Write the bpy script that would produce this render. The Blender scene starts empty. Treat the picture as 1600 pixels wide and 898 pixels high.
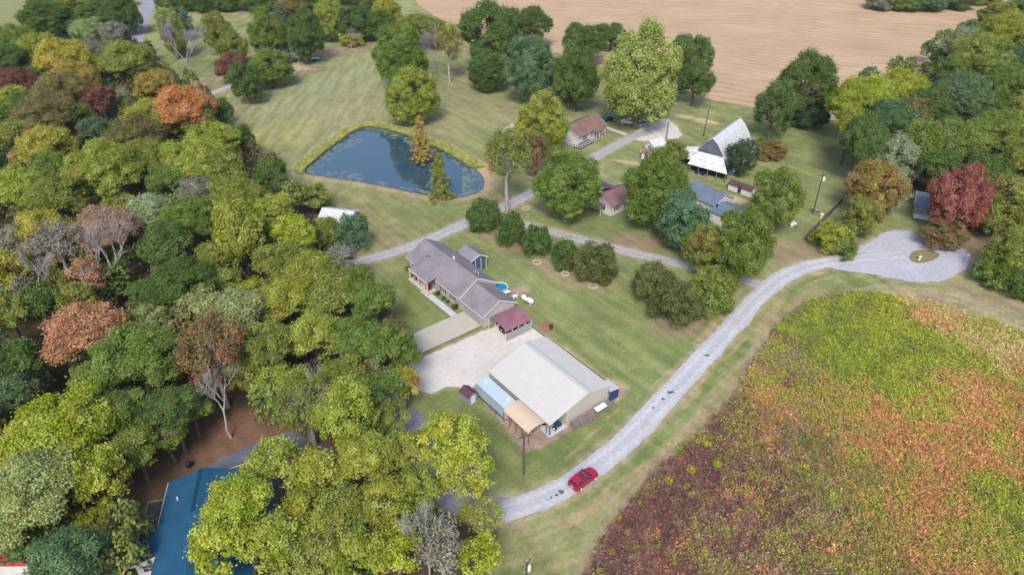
import bpy, math, random
import numpy as np
from math import radians, sin, cos, pi
from mathutils import Vector

# ------------------------------------------------------------------ camera, sky, sun, exposure
S = bpy.context.scene
COL = S.collection
CH, CF, CP = 76.0, 1100.0, radians(34.0)
cam_d = bpy.data.cameras.new('camera'); cam = bpy.data.objects.new('camera', cam_d); COL.objects.link(cam)
cam.location = (0, 0, CH); cam.rotation_euler = (radians(90) - CP, 0, 0)
cam_d.sensor_width = 36; cam_d.lens = CF/1600*36; cam_d.clip_end = 9000; cam_d.clip_start = 0.5
S.camera = cam
W = bpy.data.worlds.new('World'); S.world = W; W.use_nodes = True
nt = W.node_tree; nt.nodes.clear()
sky = nt.nodes.new('ShaderNodeTexSky'); sky.sky_type = 'NISHITA'; sky.sun_disc = False
sky.sun_elevation = radians(47); sky.sun_rotation = radians(186); sky.air_density = 1.1; sky.dust_density = 2.5
bg = nt.nodes.new('ShaderNodeBackground'); bg.inputs[1].default_value = 0.14
wo = nt.nodes.new('ShaderNodeOutputWorld'); nt.links.new(sky.outputs[0], bg.inputs[0]); nt.links.new(bg.outputs[0], wo.inputs[0])
sl = bpy.data.lights.new('sun', 'SUN'); sl.energy = 2.0; sl.angle = radians(18); sl.color = (1.0, .93, .82)
so = bpy.data.objects.new('sun', sl); COL.objects.link(so)
az, el = radians(186), radians(47)     # compass bearing the light comes from
sd = Vector((sin(az)*cos(el), cos(az)*cos(el), sin(el)))
so.rotation_euler = sd.to_track_quat('Z', 'Y').to_euler(); so.location = (0, -50, 200)
S.view_settings.view_transform = 'Standard'; S.view_settings.look = 'None'
S.view_settings.exposure = 1.0; S.view_settings.gamma = 1; S.view_settings.use_curve_mapping = False
S.cycles.max_bounces = 6; S.cycles.diffuse_bounces = 3; S.cycles.transmission_bounces = 3; S.cycles.transparent_max_bounces = 4

# ------------------------------------------------------------------ helpers
KALB = 0.62
def lin(c, k=KALB):
    o = []
    for v in c:
        v /= 255.0
        o.append(k*(v/12.92 if v <= .04045 else ((v+.055)/1.055)**2.4))
    return tuple(o)
sp_, cp_ = sin(CP), cos(CP)
def g(x, y, z=0.0):                      # survey point of the photo -> plan position at height z
    u = (x-800)/CF; v = (y-449)/CF; d = sp_ + v*cp_
    return (u/d*(CH-z), (cp_-v*sp_)/d*(CH-z))
def proj(X, Y, Z=0.0):
    dz = Z-CH; F = Y*cp_-dz*sp_; U = Y*sp_+dz*cp_
    return 800+CF*X/F, 449-CF*U/F
def pxm(y, z=0.0): return CF*(sp_+(y-449)/CF*cp_)/(CH-z)
def gp(pts, z=0.0): return [g(x, y, z) for x, y in pts]

def _h(i, j, s):
    n = (i.astype(np.int64)*374761393 + j.astype(np.int64)*668265263 + s*1442695041) & 0x7fffffff
    n = (n ^ (n >> 13))*1274126177 & 0x7fffffff
    return ((n ^ (n >> 16)) & 0xffff)/65535.0
def vnoise(x, y, s=0):
    xi = np.floor(x); yi = np.floor(y); fx = x-xi; fy = y-yi
    fx = fx*fx*(3-2*fx); fy = fy*fy*(3-2*fy)
    a = _h(xi, yi, s); b = _h(xi+1, yi, s); c = _h(xi, yi+1, s); d = _h(xi+1, yi+1, s)
    return (a*(1-fx)+b*fx)*(1-fy)+(c*(1-fx)+d*fx)*fy
def fbm(x, y, s=0, o=4):
    t = 0; a = .5; n = 0
    for k in range(o):
        t = t+a*vnoise(x*2**k, y*2**k, s+k*17); n += a; a *= .55
    return t/n

# ---- materials
def mat(name, rgb, rough=.8, metal=0, noise=.12, nscale=3.0, bump=0, spec=.3, rgb2=None, coords='Object', stretch=None, lo=.35, hi=.65, k=KALB):
    m = bpy.data.materials.new(name); m.use_nodes = True
    t = m.node_tree; b = t.nodes['Principled BSDF']
    b.inputs['Roughness'].default_value = rough; b.inputs['Metallic'].default_value = metal
    b.inputs['Specular IOR Level'].default_value = spec
    c = lin(rgb, k)
    if noise > 0 or rgb2:
        tc = t.nodes.new('ShaderNodeTexCoord'); src = tc.outputs[coords]
        if stretch:
            mp = t.nodes.new('ShaderNodeMapping'); mp.inputs['Scale'].default_value = stretch
            t.links.new(src, mp.inputs[0]); src = mp.outputs[0]
        n = t.nodes.new('ShaderNodeTexNoise'); n.inputs['Scale'].default_value = nscale
        n.inputs['Detail'].default_value = 6; n.inputs['Roughness'].default_value = .65
        t.links.new(src, n.inputs[0])
        r = t.nodes.new('ShaderNodeValToRGB'); t.links.new(n.outputs[0], r.inputs[0])
        r.color_ramp.elements[0].position = lo; r.color_ramp.elements[1].position = hi
        c2 = lin(rgb2, k) if rgb2 else tuple(min(1, v*(1+noise)) for v in c)
        c1 = c if rgb2 else tuple(v*(1-noise) for v in c)
        r.color_ramp.elements[0].color = (*c1, 1); r.color_ramp.elements[1].color = (*c2, 1)
        t.links.new(r.outputs[0], b.inputs['Base Color'])
        if bump:
            bm_ = t.nodes.new('ShaderNodeBump'); bm_.inputs['Strength'].default_value = bump; bm_.inputs['Distance'].default_value = .05
            t.links.new(n.outputs[0], bm_.inputs['Height']); t.links.new(bm_.outputs[0], b.inputs['Normal'])
    else:
        b.inputs['Base Color'].default_value = (*c, 1)
    return m

def ribbed(name, rgb, axis=0, pitch=.3, rough=.45, dark=.8, noise=.1, nscale=.7, rgb2=None, depth=.5):
    """sheet metal / boards / siding: fine lines across the object's own axis plus weathering"""
    m = mat(name, rgb, rough=rough, noise=noise, nscale=nscale, rgb2=rgb2)
    t = m.node_tree; b = t.nodes['Principled BSDF']
    tc = t.nodes.new('ShaderNodeTexCoord'); sx = t.nodes.new('ShaderNodeSeparateXYZ'); t.links.new(tc.outputs['Object'], sx.inputs[0])
    mu = t.nodes.new('ShaderNodeMath'); mu.operation = 'MULTIPLY'; mu.inputs[1].default_value = 1/pitch; t.links.new(sx.outputs[axis], mu.inputs[0])
    fr = t.nodes.new('ShaderNodeMath'); fr.operation = 'FRACT'; t.links.new(mu.outputs[0], fr.inputs[0])
    gt = t.nodes.new('ShaderNodeMath'); gt.operation = 'LESS_THAN'; gt.inputs[1].default_value = .14; t.links.new(fr.outputs[0], gt.inputs[0])
    mx = t.nodes.new('ShaderNodeMixRGB'); mx.blend_type = 'MULTIPLY'; mx.inputs[2].default_value = (dark, dark, dark, 1)
    src = b.inputs['Base Color'].links[0].from_socket
    t.links.new(gt.outputs[0], mx.inputs[0]); t.links.new(src, mx.inputs[1]); t.links.new(mx.outputs[0], b.inputs['Base Color'])
    bu = t.nodes.new('ShaderNodeBump'); bu.inputs['Strength'].default_value = depth; bu.inputs['Distance'].default_value = .03
    t.links.new(gt.outputs[0], bu.inputs['Height']); t.links.new(bu.outputs[0], b.inputs['Normal'])
    return m

def shingle(name, rgb, k=KALB):
    m = mat(name, rgb, rough=.9, noise=.22, nscale=5.5, bump=.3, spec=.15, k=k, lo=.3, hi=.7)
    t = m.node_tree; b = t.nodes['Principled BSDF']; src = b.inputs['Base Color'].links[0].from_socket
    tc = t.nodes.new('ShaderNodeTexCoord')
    n2 = t.nodes.new('ShaderNodeTexNoise'); n2.inputs['Scale'].default_value = .35; n2.inputs['Detail'].default_value = 4; t.links.new(tc.outputs['Object'], n2.inputs[0])
    br = t.nodes.new('ShaderNodeTexBrick'); br.inputs['Scale'].default_value = 2.6
    br.inputs['Color1'].default_value = (1.12, 1.12, 1.12, 1); br.inputs['Color2'].default_value = (.84, .84, .86, 1); br.inputs['Mortar'].default_value = (.62, .62, .64, 1)
    br.inputs['Mortar Size'].default_value = .025
    t.links.new(tc.outputs['Object'], br.inputs[0])
    mx = t.nodes.new('ShaderNodeMixRGB'); mx.blend_type = 'MULTIPLY'; mx.inputs[0].default_value = .8
    t.links.new(src, mx.inputs[1]); t.links.new(br.outputs[0], mx.inputs[2])
    mr = t.nodes.new('ShaderNodeMapRange'); mr.inputs[1].default_value = .3; mr.inputs[2].default_value = .7; mr.inputs[3].default_value = .85; mr.inputs[4].default_value = 1.13
    t.links.new(n2.outputs[0], mr.inputs[0])
    m2 = t.nodes.new('ShaderNodeMixRGB'); m2.blend_type = 'MULTIPLY'; m2.inputs[0].default_value = 1
    t.links.new(mx.outputs[0], m2.inputs[1]); t.links.new(mr.outputs[0], m2.inputs[2]); t.links.new(m2.outputs[0], b.inputs['Base Color'])
    return m

M = dict(
    shingle_grey=shingle('grey_shingle', (150, 144, 152)),
    shingle_pink=shingle('wine_shingle', (150, 118, 126)),
    shingle_purple=shingle('purple_shingle', (120, 98, 116)),
    shingle_brown=shingle('brown_shingle', (146, 118, 110)),
    shingle_blue=shingle('blue_shingle', (42, 94, 128)),
    shingle_slate=shingle('slate_shingle', (120, 134, 158)),
    siding=ribbed('beige_siding', (196, 192, 192), 2, .22, rough=.7),
    siding_white=ribbed('white_siding', (228, 228, 224), 2, .22, rough=.7),
    siding_grey=ribbed('grey_siding', (150, 152, 158), 2, .22, rough=.7),
    white=mat('white_paint', (232, 232, 232), noise=.05, rough=.5),
    trim=mat('cream_trim', (226, 222, 214), noise=.05, rough=.5),
    metal_roof=ribbed('pale_metal_roof', (209, 206, 205), 0, .9, rough=.6, dark=.975, noise=.035, depth=.2),
    metal_wall=ribbed('tan_metal_wall', (198, 192, 184), 1, .45, dark=.93, noise=.03, depth=.3),
    barn_roof=ribbed('white_tin_roof', (222, 226, 232), 1, .6, dark=.88, noise=.1, rgb2=(206, 210, 218)),
    barn_roof_old=mat('streaked_tin_roof', (226, 228, 232), rgb2=(150, 148, 150), nscale=1.1, lo=.5, hi=.75, rough=.6),
    barn_wood=ribbed('weathered_boards', (104, 112, 130), 0, .35, dark=.6, noise=.3, nscale=1.5, rough=.9),
    wine_metal=mat('wine_metal', (142, 92, 106), rgb2=(158, 118, 128), nscale=.6, rough=.45),
    tan_metal=ribbed('tan_carport_metal', (222, 200, 174), 0, .5, dark=.95, noise=.05, depth=.2),
    steel=mat('galvanised_steel', (120, 124, 132), metal=.3, rough=.5),
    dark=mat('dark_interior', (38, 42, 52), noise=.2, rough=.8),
    glass=mat('window_glass', (52, 62, 78), noise=.1, rough=.12, spec=.7),
    screen=mat('insect_screen', (78, 98, 122), noise=.15, rough=.6),
    concrete=mat('pale_concrete', (206, 200, 190), noise=.07, nscale=.9, rough=.85),
    slab=mat('lean_to_slab', (205, 208, 215), noise=.07, nscale=.9, rough=.85),
    shutter=mat('dark_shutter', (58, 60, 78), noise=.05),
    red=mat('red_paint', (165, 30, 45), noise=.1, rough=.4),
    redroof=mat('red_tin', (176, 62, 72), noise=.15, nscale=2, rough=.6),
    wood=mat('weathered_wood', (132, 118, 110), noise=.25, nscale=6, rough=.9),
    pole=mat('pole_wood', (96, 88, 84), noise=.25, nscale=5, rough=.9),
    black=mat('black_rubber', (34, 34, 38), noise=.1, rough=.7),
    blue=mat('tractor_blue', (30, 70, 120), noise=.1, rough=.4),
    poolblue=mat('pool_water', (24, 136, 190), noise=.15, rough=.08, spec=.6),
    trailer=ribbed('trailer_skin', (188, 202, 218), 0, 1.2, rough=.35, dark=.9, noise=.05),
    trailer_roof=ribbed('trailer_roof_skin', (196, 216, 230), 0, .6, rough=.4, dark=.92, noise=.05),
    shed_blue=ribbed('blue_grey_boards', (142, 162, 184), 0, .3, rough=.8, dark=.85, noise=.08),
    shed_roof=mat('maroon_shed_roof', (100, 68, 78), noise=.12, rough=.8),
    log=mat('split_logs', (172, 158, 156), rgb2=(92, 76, 78), nscale=9, lo=.4, hi=.6, rough=.9),
    stone=mat('pale_stone', (192, 180, 168), noise=.15, nscale=4),
    rust=mat('rusty_steel', (96, 62, 52), noise=.3, nscale=8, rough=.9),
    deck=mat('deck_boards', (98, 92, 104), noise=.2, nscale=4),
)

# ---- generic geometry collector
class MB:
    def __init__(s): s.v = []; s.f = []
    def poly(s, *p):
        n = len(s.v); s.v += [tuple(q) for q in p]; s.f.append(tuple(range(n, n+len(p)))); return s
    def box(s, x0, x1, y0, y1, z0, z1):
        n = len(s.v)
        s.v += [(x, y, z) for z in (z0, z1) for x, y in ((x0, y0), (x1, y0), (x1, y1), (x0, y1))]
        s.f += [(n, n+3, n+2, n+1), (n+4, n+5, n+6, n+7)] + [(n+i, n+(i+1) % 4, n+4+(i+1) % 4, n+4+i) for i in range(4)]
        return s
    def slab(s, pts, t=.12):            # roof plane: polygon with thickness t below
        n = len(s.v); k = len(pts)
        s.v += [tuple(p) for p in pts] + [(p[0], p[1], p[2]-t) for p in pts]
        s.f += [tuple(range(n, n+k)), tuple(range(n+2*k-1, n+k-1, -1))]
        s.f += [(n+i, n+k+i, n+k+(i+1) % k, n+(i+1) % k) for i in range(k)]
        return s
    def tube(s, a, b, r0, r1=None, n=6, caps=True):
        r1 = r0 if r1 is None else r1
        a = Vector(a); b = Vector(b); d = (b-a).normalized() if (b-a).length > 1e-6 else Vector((0, 0, 1))
        u = d.orthogonal().normalized(); w = d.cross(u); k = len(s.v)
        for p, r in ((a, r0), (b, r1)):
            for i in range(n):
                t = 2*pi*i/n; s.v.append(tuple(p+u*cos(t)*r+w*sin(t)*r))
        s.f += [(k+i, k+(i+1) % n, k+n+(i+1) % n, k+n+i) for i in range(n)]
        if caps: s.f += [tuple(range(k+n-1, k-1, -1)), tuple(range(k+n, k+2*n))]
        return s
    def path(s, pts, rs, n=5):
        for i in range(len(pts)-1): s.tube(pts[i], pts[i+1], rs[i], rs[i+1], n, False)
        return s
    def lathe(s, prof, n=16, c=(0, 0, 0)):
        k = len(s.v)
        for r, z in prof:
            for i in range(n):
                t = 2*pi*i/n; s.v.append((c[0]+r*cos(t), c[1]+r*sin(t), c[2]+z))
        for j in range(len(prof)-1):
            s.f += [(k+j*n+i, k+j*n+(i+1) % n, k+(j+1)*n+(i+1) % n, k+(j+1)*n+i) for i in range(n)]
        return s
    def build(s, name, m, parent=None, smooth=False):
        me = bpy.data.meshes.new(name); me.from_pydata(s.v, [], s.f); me.materials.append(m if not isinstance(m, str) else M[m])
        if smooth: me.polygons.foreach_set('use_smooth', [True]*len(me.polygons))
        me.update()
        o = bpy.data.objects.new(name, me); COL.objects.link(o)
        if parent is not None: o.parent = parent
        return o

def tag(o, label=None, cat=None, group=None, kind=None):
    if label: o['label'] = label
    if cat: o['category'] = cat
    if group: o['group'] = group
    if kind: o['kind'] = kind
    return o
def thing(name, label, cat, loc, rot=0, group=None):
    o = bpy.data.objects.new(name, None); COL.objects.link(o); o.empty_display_size = .5
    o.location = (loc[0], loc[1], loc[2] if len(loc) > 2 else 0); o.rotation_euler = (0, 0, radians(rot))
    return tag(o, label, cat, group)
def structure(o): o['kind'] = 'structure'; return o
def npmesh(name, V, F, m, cols=None, dom='POINT', smooth=False):
    me = bpy.data.meshes.new(name); nf, k = F.shape
    me.vertices.add(len(V)); me.vertices.foreach_set('co', V.astype(np.float32).ravel())
    me.loops.add(nf*k); me.loops.foreach_set('vertex_index', F.astype(np.int32).ravel())
    me.polygons.add(nf); me.polygons.foreach_set('loop_start', np.arange(0, nf*k, k, dtype=np.int32))
    me.polygons.foreach_set('loop_total', np.full(nf, k, dtype=np.int32))
    if smooth: me.polygons.foreach_set('use_smooth', np.ones(nf, dtype=bool))
    me.materials.append(m); me.update(calc_edges=True)
    if cols is not None:
        at = me.attributes.new('tint', 'FLOAT_COLOR', dom); at.data.foreach_set('color', cols.astype(np.float32).ravel())
    return me
def leaves(name, C, N, s, m, cols, rng, asp=.62):
    n = len(C); N = N/np.maximum(1e-6, np.linalg.norm(N, axis=1, keepdims=True))
    T = rng.normal(size=(n, 3)); T -= (T*N).sum(1, keepdims=True)*N; T /= np.linalg.norm(T, axis=1, keepdims=True)
    B = np.cross(N, T); s = s[:, None]
    V = np.stack([C+T*s, C+B*s*asp, C-T*s, C-B*s*asp], 1).reshape(-1, 3)
    return npmesh(name, V, np.arange(4*n).reshape(n, 4), m, cols, 'FACE')

# ------------------------------------------------------------------ ground
POND = gp([(473, 269), (498, 246), (530, 222), (556, 204), (575, 199), (600, 203), (632, 211), (665, 226), (700, 240), (728, 258), (752, 270), (757, 292), (742, 303), (712, 309), (672, 305), (640, 299), (600, 290), (560, 283), (520, 277), (490, 273)], -.5)
def resample(pts, step, closed=True):
    out = []; n = len(pts)
    for i in range(n if closed else n-1):
        a = pts[i]; b = pts[(i+1) % n]; L = math.dist(a, b); k = max(1, int(L/step))
        out += [(a[0]+(b[0]-a[0])*j/k, a[1]+(b[1]-a[1])*j/k) for j in range(k)]
    if not closed: out.append(pts[-1])
    return out
def smooth(pts, closed=True, it=2):          # Chaikin
    for _ in range(it):
        n = len(pts); q = [] if closed else [pts[0]]
        for i in range(n if closed else n-1):
            a = pts[i]; b = pts[(i+1) % n]
            q += [(a[0]*.75+b[0]*.25, a[1]*.75+b[1]*.25), (a[0]*.25+b[0]*.75, a[1]*.25+b[1]*.75)]
        if not closed: q.append(pts[-1])
        pts = q
    return pts
def inside(px, py, poly):
    r = np.zeros(px.shape, bool); n = len(poly)
    for i in range(n):
        x1, y1 = poly[i]; x2, y2 = poly[(i+1) % n]
        c = ((y1 > py) != (y2 > py)) & (px < (x2-x1)*(py-y1)/((y2-y1) or 1e-9)+x1); r ^= c
    return r
def segdist(px, py, pts, closed=False):
    d = np.full(px.shape, 1e9); n = len(pts)
    for i in range(n if closed else n-1):
        ax, ay = pts[i]; bx, by = pts[(i+1) % n]; dx, dy = bx-ax, by-ay; L = dx*dx+dy*dy or 1e-9
        t = np.clip(((px-ax)*dx+(py-ay)*dy)/L, 0, 1); d = np.minimum(d, np.hypot(px-ax-t*dx, py-ay-t*dy))
    return d
POND = smooth(POND, True, 2)

ROADS = {
 'gravel_lane': (smooth(gp([(770, 803), (795, 797), (840, 783), (890, 757), (935, 725), (985, 683), (1040, 625), (1090, 570), (1140, 515), (1190, 458), (1235, 424), (1290, 409), (1350, 402), (1410, 398)]), False), 3.7),
 'paved_drive': (smooth(gp([(540, 414), (600, 399), (655, 381), (720, 352), (780, 328), (845, 295), (900, 262), (950, 234), (985, 215), (1015, 205)]), False), 3.3),
 'side_drive': (smooth(gp([(786, 341), (825, 352), (880, 367), (940, 382), (1000, 399), (1060, 412), (1130, 428), (1190, 446)]), False), 3.0),
 'woodland_lane': (smooth(gp([(800, 797), (745, 795), (695, 770), (660, 700), (632, 650), (600, 625)]), False), 4.4),
 'country_road': (smooth(gp([(240, -60), (231, 0), (228, 22), (216, 42), (211, 60), (212, 80), (222, 105)]), False), 6.0),
 'far_drive': (smooth(gp([(300, 158), (330, 147), (368, 131), (395, 120)]), False), 2.8),
}
MEADOW = smooth(gp([(880, 960), (915, 880), (945, 830), (1000, 765), (1060, 695), (1130, 640), (1175, 565), (1215, 503), (1262, 467), (1330, 454), (1420, 463), (1500, 488), (1575, 508), (1700, 560), (1900, 620), (1900, 960)]), True, 2)
CROP = gp([(640, -12), (655, 10), (690, 32), (760, 52), (850, 78), (960, 110), (1080, 150), (1190, 172), (1250, 184), (1308, 190), (1340, 160), (1400, 130), (1470, 90), (1540, 48), (1640, -15), (1700, -60)])
CROP += [(420, 900), (-260, 900), (-110, 420)]
CROP = CROP
LOT = gp([(655, 560), (700, 541), (752, 518), (768, 513), (790, 500), (822, 503), (850, 524), (900, 560), (948, 597), (955, 620), (900, 640), (830, 640), (770, 600), (746, 598), (735, 606), (700, 604), (672, 614), (655, 610), (632, 598), (628, 572)])
DIRT = gp([(748, 604), (760, 640), (790, 668), (806, 692), (824, 707), (845, 702), (880, 680), (925, 655), (975, 622), (985, 606), (960, 590), (850, 600)])
TURN = smooth(gp([(1330, 398), (1352, 380), (1385, 362), (1412, 358), (1450, 375), (1500, 385), (1517, 400), (1512, 420), (1480, 437), (1440, 444), (1400, 436), (1350, 425), (1300, 420), (1290, 408)]), True)
ISLAND = smooth(gp([(1418, 402), (1430, 390), (1455, 392), (1472, 398), (1452, 410), (1430, 412)]), True)
FARLOT = smooth(gp([(985, 212), (1010, 192), (1035, 183), (1050, 190), (1065, 208), (1062, 216), (1030, 218), (1000, 222)]), True)
WOODS = gp([(-100, 45), (60, 45), (90, 5), (190, -10), (208, 80), (260, 110), (325, 165), (385, 235), (445, 300), (480, 300), (550, 345), (560, 400), (590, 450), (630, 520), (645, 570), (655, 650), (690, 660), (745, 735), (785, 790), (770, 990), (-400, 990), (-300, 300)])
WOODS_R = gp([(1308, 190), (1340, 150), (1400, 120), (1470, 80), (1600, 0), (1900, -10), (1900, 560), (1560, 450), (1540, 400), (1480, 340), (1390, 270), (1320, 240)])
X0, X1, Y0, Y1, ST = -175, 215, 28, 430, .62
gx = np.arange(X0, X1+.01, ST); gy = np.arange(Y0, Y1+.01, ST)
PX, PY = np.meshgrid(gx, gy); sh = PX.shape; PX = PX.ravel(); PY = PY.ravel()
# albedos (display-referred tones scaled to reflectance)
def A(*c, s=.80):
    v = np.array(lin(c)); l = v@np.array([.3, .59, .11]); return l+(v-l)*s
n1 = fbm(PX*.035, PY*.035, 1); n2 = fbm(PX*.15, PY*.15, 5); n3 = fbm(PX*.7, PY*.7, 9, 3)
t = np.clip((n1*.3+n2*.4+n3*.3-.37)*4.2, 0, 1)[:, None]
col = A(126, 140, 76)*(1-t)+A(160, 160, 104)*t
def ramp(v, a, b): return np.clip((v-a)/(b-a), 0, 1)
def blend(c, m): 
    global col
    m = np.clip(m, 0, 1)[:, None]; col = col*(1-m)+c*m
# greener patches / drier upper lawns
pxs, pys = proj(PX, PY)
def patch(x, y, rx, ry, c, s=1.0, rot=0, ns=.5, soft=.5):
    """stain on the ground, centre in survey coords, radii in metres"""
    cx, cy = g(x, y); a = radians(rot); dx = PX-cx; dy = PY-cy
    q = np.hypot((dx*cos(a)+dy*sin(a))/rx, (-dx*sin(a)+dy*cos(a))/ry)+(fbm(PX*ns, PY*ns, int(x))-.5)*1.1
    blend(c, s*(1-ramp(q, 1-soft, 1+soft*.6)))
patch(520, 170, 40, 50, A(158, 156, 112), .55)
patch(730, 190, 30, 35, A(160, 150, 108), .5)
patch(470, 130, 18, 30, A(146, 158, 108), .5, -10)
patch(410, 215, 14, 12, A(172, 168, 76), .6)
patch(600, 120, 16, 9, A(150, 162, 110), .5)
patch(770, 225, 14, 12, A(142, 158, 92), .5)
patch(985, 520, 17, 14, A(122, 138, 70), .6)
patch(1000, 480, 14, 16, A(126, 136, 72), .5)
patch(640, 470, 7, 13, A(124, 136, 60), .7)
patch(900, 680, 12, 10, A(124, 134, 68), .6)
patch(1200, 280, 18, 24, A(130, 148, 74), .7)
patch(640, 370, 16, 7, A(166, 140, 108), .55, 20)
patch(560, 330, 12, 8, A(156, 138, 104), .5, 20)
patch(640, 330, 12, 5, A(132, 146, 76), .6, -5)
patch(950, 240, 9, 7, A(136, 152, 80), .6)
patch(870, 480, 8, 12, A(142, 152, 84), .5)
patch(760, 700, 9, 12, A(126, 130, 70), .5)
blend(A(124, 144, 72), ramp(pxs, 600, 660)*ramp(-pys, -780, -740)*ramp(pys, 320, 350)*.4)
# mowing stripes on the big lawn
ms = (np.sin(PX*1.15+PY*.12)*.5+.5)*ramp(-pxs, -620, -520)*ramp(pxs, 330, 400)*ramp(-pys, -260, -230)
blend(A(168, 168, 122), ms*.28)
ms2 = (np.sin((PX*.79+PY*.61)*1.3)*.5+.5)*ramp(pxs, 800, 840)*ramp(-pxs, -1130, -1050)*ramp(pys, 400, 440)*ramp(-pys, -680, -640)
blend(A(162, 168, 100), ms2*.32)
# woodland floor
for P, c1 in ((WOODS, A(84, 66, 52)), (WOODS_R, A(84, 76, 56))):
    m = inside(PX, PY, P).astype(float); d = segdist(PX, PY, P, True)
    blend(c1*(.75+.6*n3[:, None]), m*ramp(d+(n2-.5)*6, -.5, 2.5)*.95)
patch(340, 705, 15, 8, A(132, 96, 78), .9, 25); patch(380, 690, 8, 7, A(138, 100, 82), .9); patch(235, 770, 7, 16, A(116, 92, 70), .85)
patch(190, 890, 10, 6, A(110, 72, 56), .9); patch(20, 640, 16, 16, A(72, 52, 50), .8)
# pink-brown leaf drop below trees
BR = A(166, 138, 116)
for x, y, rx, ry in ((1085, 500, 7, 4.5), (1060, 513, 6, 3), (1130, 505, 5, 3), (1010, 380, 9, 3), (985, 375, 6, 3), (880, 425, 5, 2.5), (925, 440, 5, 3), (805, 385, 5, 3), (762, 362, 4, 3), (840, 408, 4, 2.5), (745, 80, 9, 7), (740, 110, 6, 8), (480, 108, 12, 5), (530, 80, 12, 6),
                     (300, 130, 10, 8), (1240, 395, 8, 6), (1000, 168, 12, 7), (640, 215, 8, 3), (1100, 272, 8, 2.5), (785, 315, 6, 4), (880, 205, 8, 5), (1570, 470, 12, 6), (1520, 395, 8, 9), (1340, 390, 6, 5)):
    patch(x, y, rx, ry, BR*(.85+.3*random.Random(x).random()), .75)
for x, y, rx, ry in ((1068, 182, 3.2, 1.8), (1102, 190, 5, 2.2), (990, 255, 6, 1), (455, 104, 9, 3.2), (1125, 262, 7, 2), (1100, 255, 6, 1.6), (1146, 312, 3, 2), (1136, 338, 2.5, 2)):
    patch(x, y, rx, ry, A(204, 180, 146), .95, -25, soft=.3)
patch(810, 453, 2.2, 1.4, A(190, 165, 145), .9)
blend(A(122, 126, 78), 1-ramp(segdist(PX, PY, gp([(652, 556), (748, 513)])), .4, .55))
patch(850, 510, 1.2, 2.2, A(170, 120, 96), .9)
# verges beside the roads
for nm, (pl, w) in ROADS.items():
    d = segdist(PX, PY, pl)
    blend(A(178, 164, 132), (1-ramp(d+(n3-.5)*1.4, w*.5+.1, w*.5+1.1))*.8)
for P in (LOT, TURN, FARLOT):
    d = segdist(PX, PY, P, True); blend(A(186, 170, 140), (1-ramp(d+(n3-.5)*1.2, .1, 1.1))*.75)
# lane verge strip by the meadow: dry streaks and ruts that follow the lane
dl = segdist(PX, PY, ROADS['gravel_lane'][0]); dm = segdist(PX, PY, MEADOW, True); im = inside(PX, PY, MEADOW)
side = (~im)&(dm < 11)&(pys > 395)
st = fbm(dl*1.3, (PX+PY)*.09, 31, 3)
blend(A(178, 158, 112), side*ramp(st, .48, .62)*.9)
blend(A(110, 136, 62), side*ramp(fbm(dl*.8+40, (PX+PY)*.1, 37, 3), .52, .7)*.75)
blend(A(170, 146, 122), (~im)*(1-ramp(dm+(n3-.5)*1.5, .3, 1.8))*.8)
for off in (5.2, 6.6): blend(A(170, 152, 108), side*(1-ramp(np.abs(dl-off-(n2-.5)*1.2), .1, .32))*.55*(pys > 640))
tr_ = gp([(1380, 452), (1450, 455), (1500, 468), (1560, 490), (1640, 530)]); d = segdist(PX, PY, tr_)
blend(A(182, 164, 134), (1-ramp(np.abs(d-.9)+(n3-.5)*.8, .2, .7))*.85)
blend(A(170, 152, 116), inside(PX, PY, gp([(1380, 440), (1520, 430), (1640, 480), (1640, 540), (1500, 490)]))*ramp(n2, .42, .62)*.6)
# reedy green bank and bare rim round the pond
dp = segdist(PX, PY, POND, True); ip = inside(PX, PY, POND)
far = (pys < 268)|(pxs > 700)
north = ((PY > g(600, 262)[1]) | (PX < g(478, 262)[0]))
blend(A(122, 134, 34), (~ip)*north*(1-ramp(dp+(n3-.5)*1.2, 2.0, 3.1))*.95)
blend(A(182, 158, 118), (~ip)*north*(1-ramp(np.abs(dp-3.6)+(n3-.5), .1, .9))*.7)
blend(A(192, 160, 122), (~ip)*(~north)*(1-ramp(dp+(n3-.5)*2.4, 2.0, 4.2))*.95)
blend(A(70, 74, 60), ip*1.0)
# dirt pad round the metal building
m = inside(PX, PY, DIRT).astype(float)*ramp(segdist(PX, PY, DIRT, True)+(n3-.5)*.6, .0, .4); blend(A(176, 146, 134)*(.85+.35*n3[:, None]), m)
blend(A(206, 176, 140), (1-ramp(segdist(PX, PY, gp([(826, 508), (860, 533), (900, 562), (935, 590), (975, 603)]))+(n3-.5)*1.1, .3, 1.0))*.85)
blend(A(112, 92, 84), (1-ramp(segdist(PX, PY, gp([(704, 458), (735, 486)])), .35, .7)))
# grassy speckle
lft = (pxs < 620)&(pys < 300)
stk = np.where(lft, fbm(PX*1.1, PY*.1, 91, 3), fbm((PX*.79+PY*.61)*1.5, (PX*.61-PY*.79)*.14, 90, 3))
col *= (.86+.28*np.clip((stk-.35)*3.3, 0, 1))[:, None]
spk = vnoise(PX*1.6, PY*1.6, 77)*.5+vnoise(PX*.8, PY*.8, 78)*.5
col *= (.86+.28*spk)[:, None]
hz = np.where(ip, -.62-np.clip(dp*.25, 0, 1.4), -.62*(1-ramp(dp, 0, 1.9))+0)
hz = hz + np.where(ip, 0, (1-ramp(np.abs(dp-3.2), 0, 2.0))*.35*north)
V = np.stack([PX, PY, hz], 1); ny, nx = sh; idx = np.arange(nx*ny).reshape(ny, nx)
F = np.stack([idx[:-1, :-1], idx[:-1, 1:], idx[1:, 1:], idx[1:, :-1]], -1).reshape(-1, 4)
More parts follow.
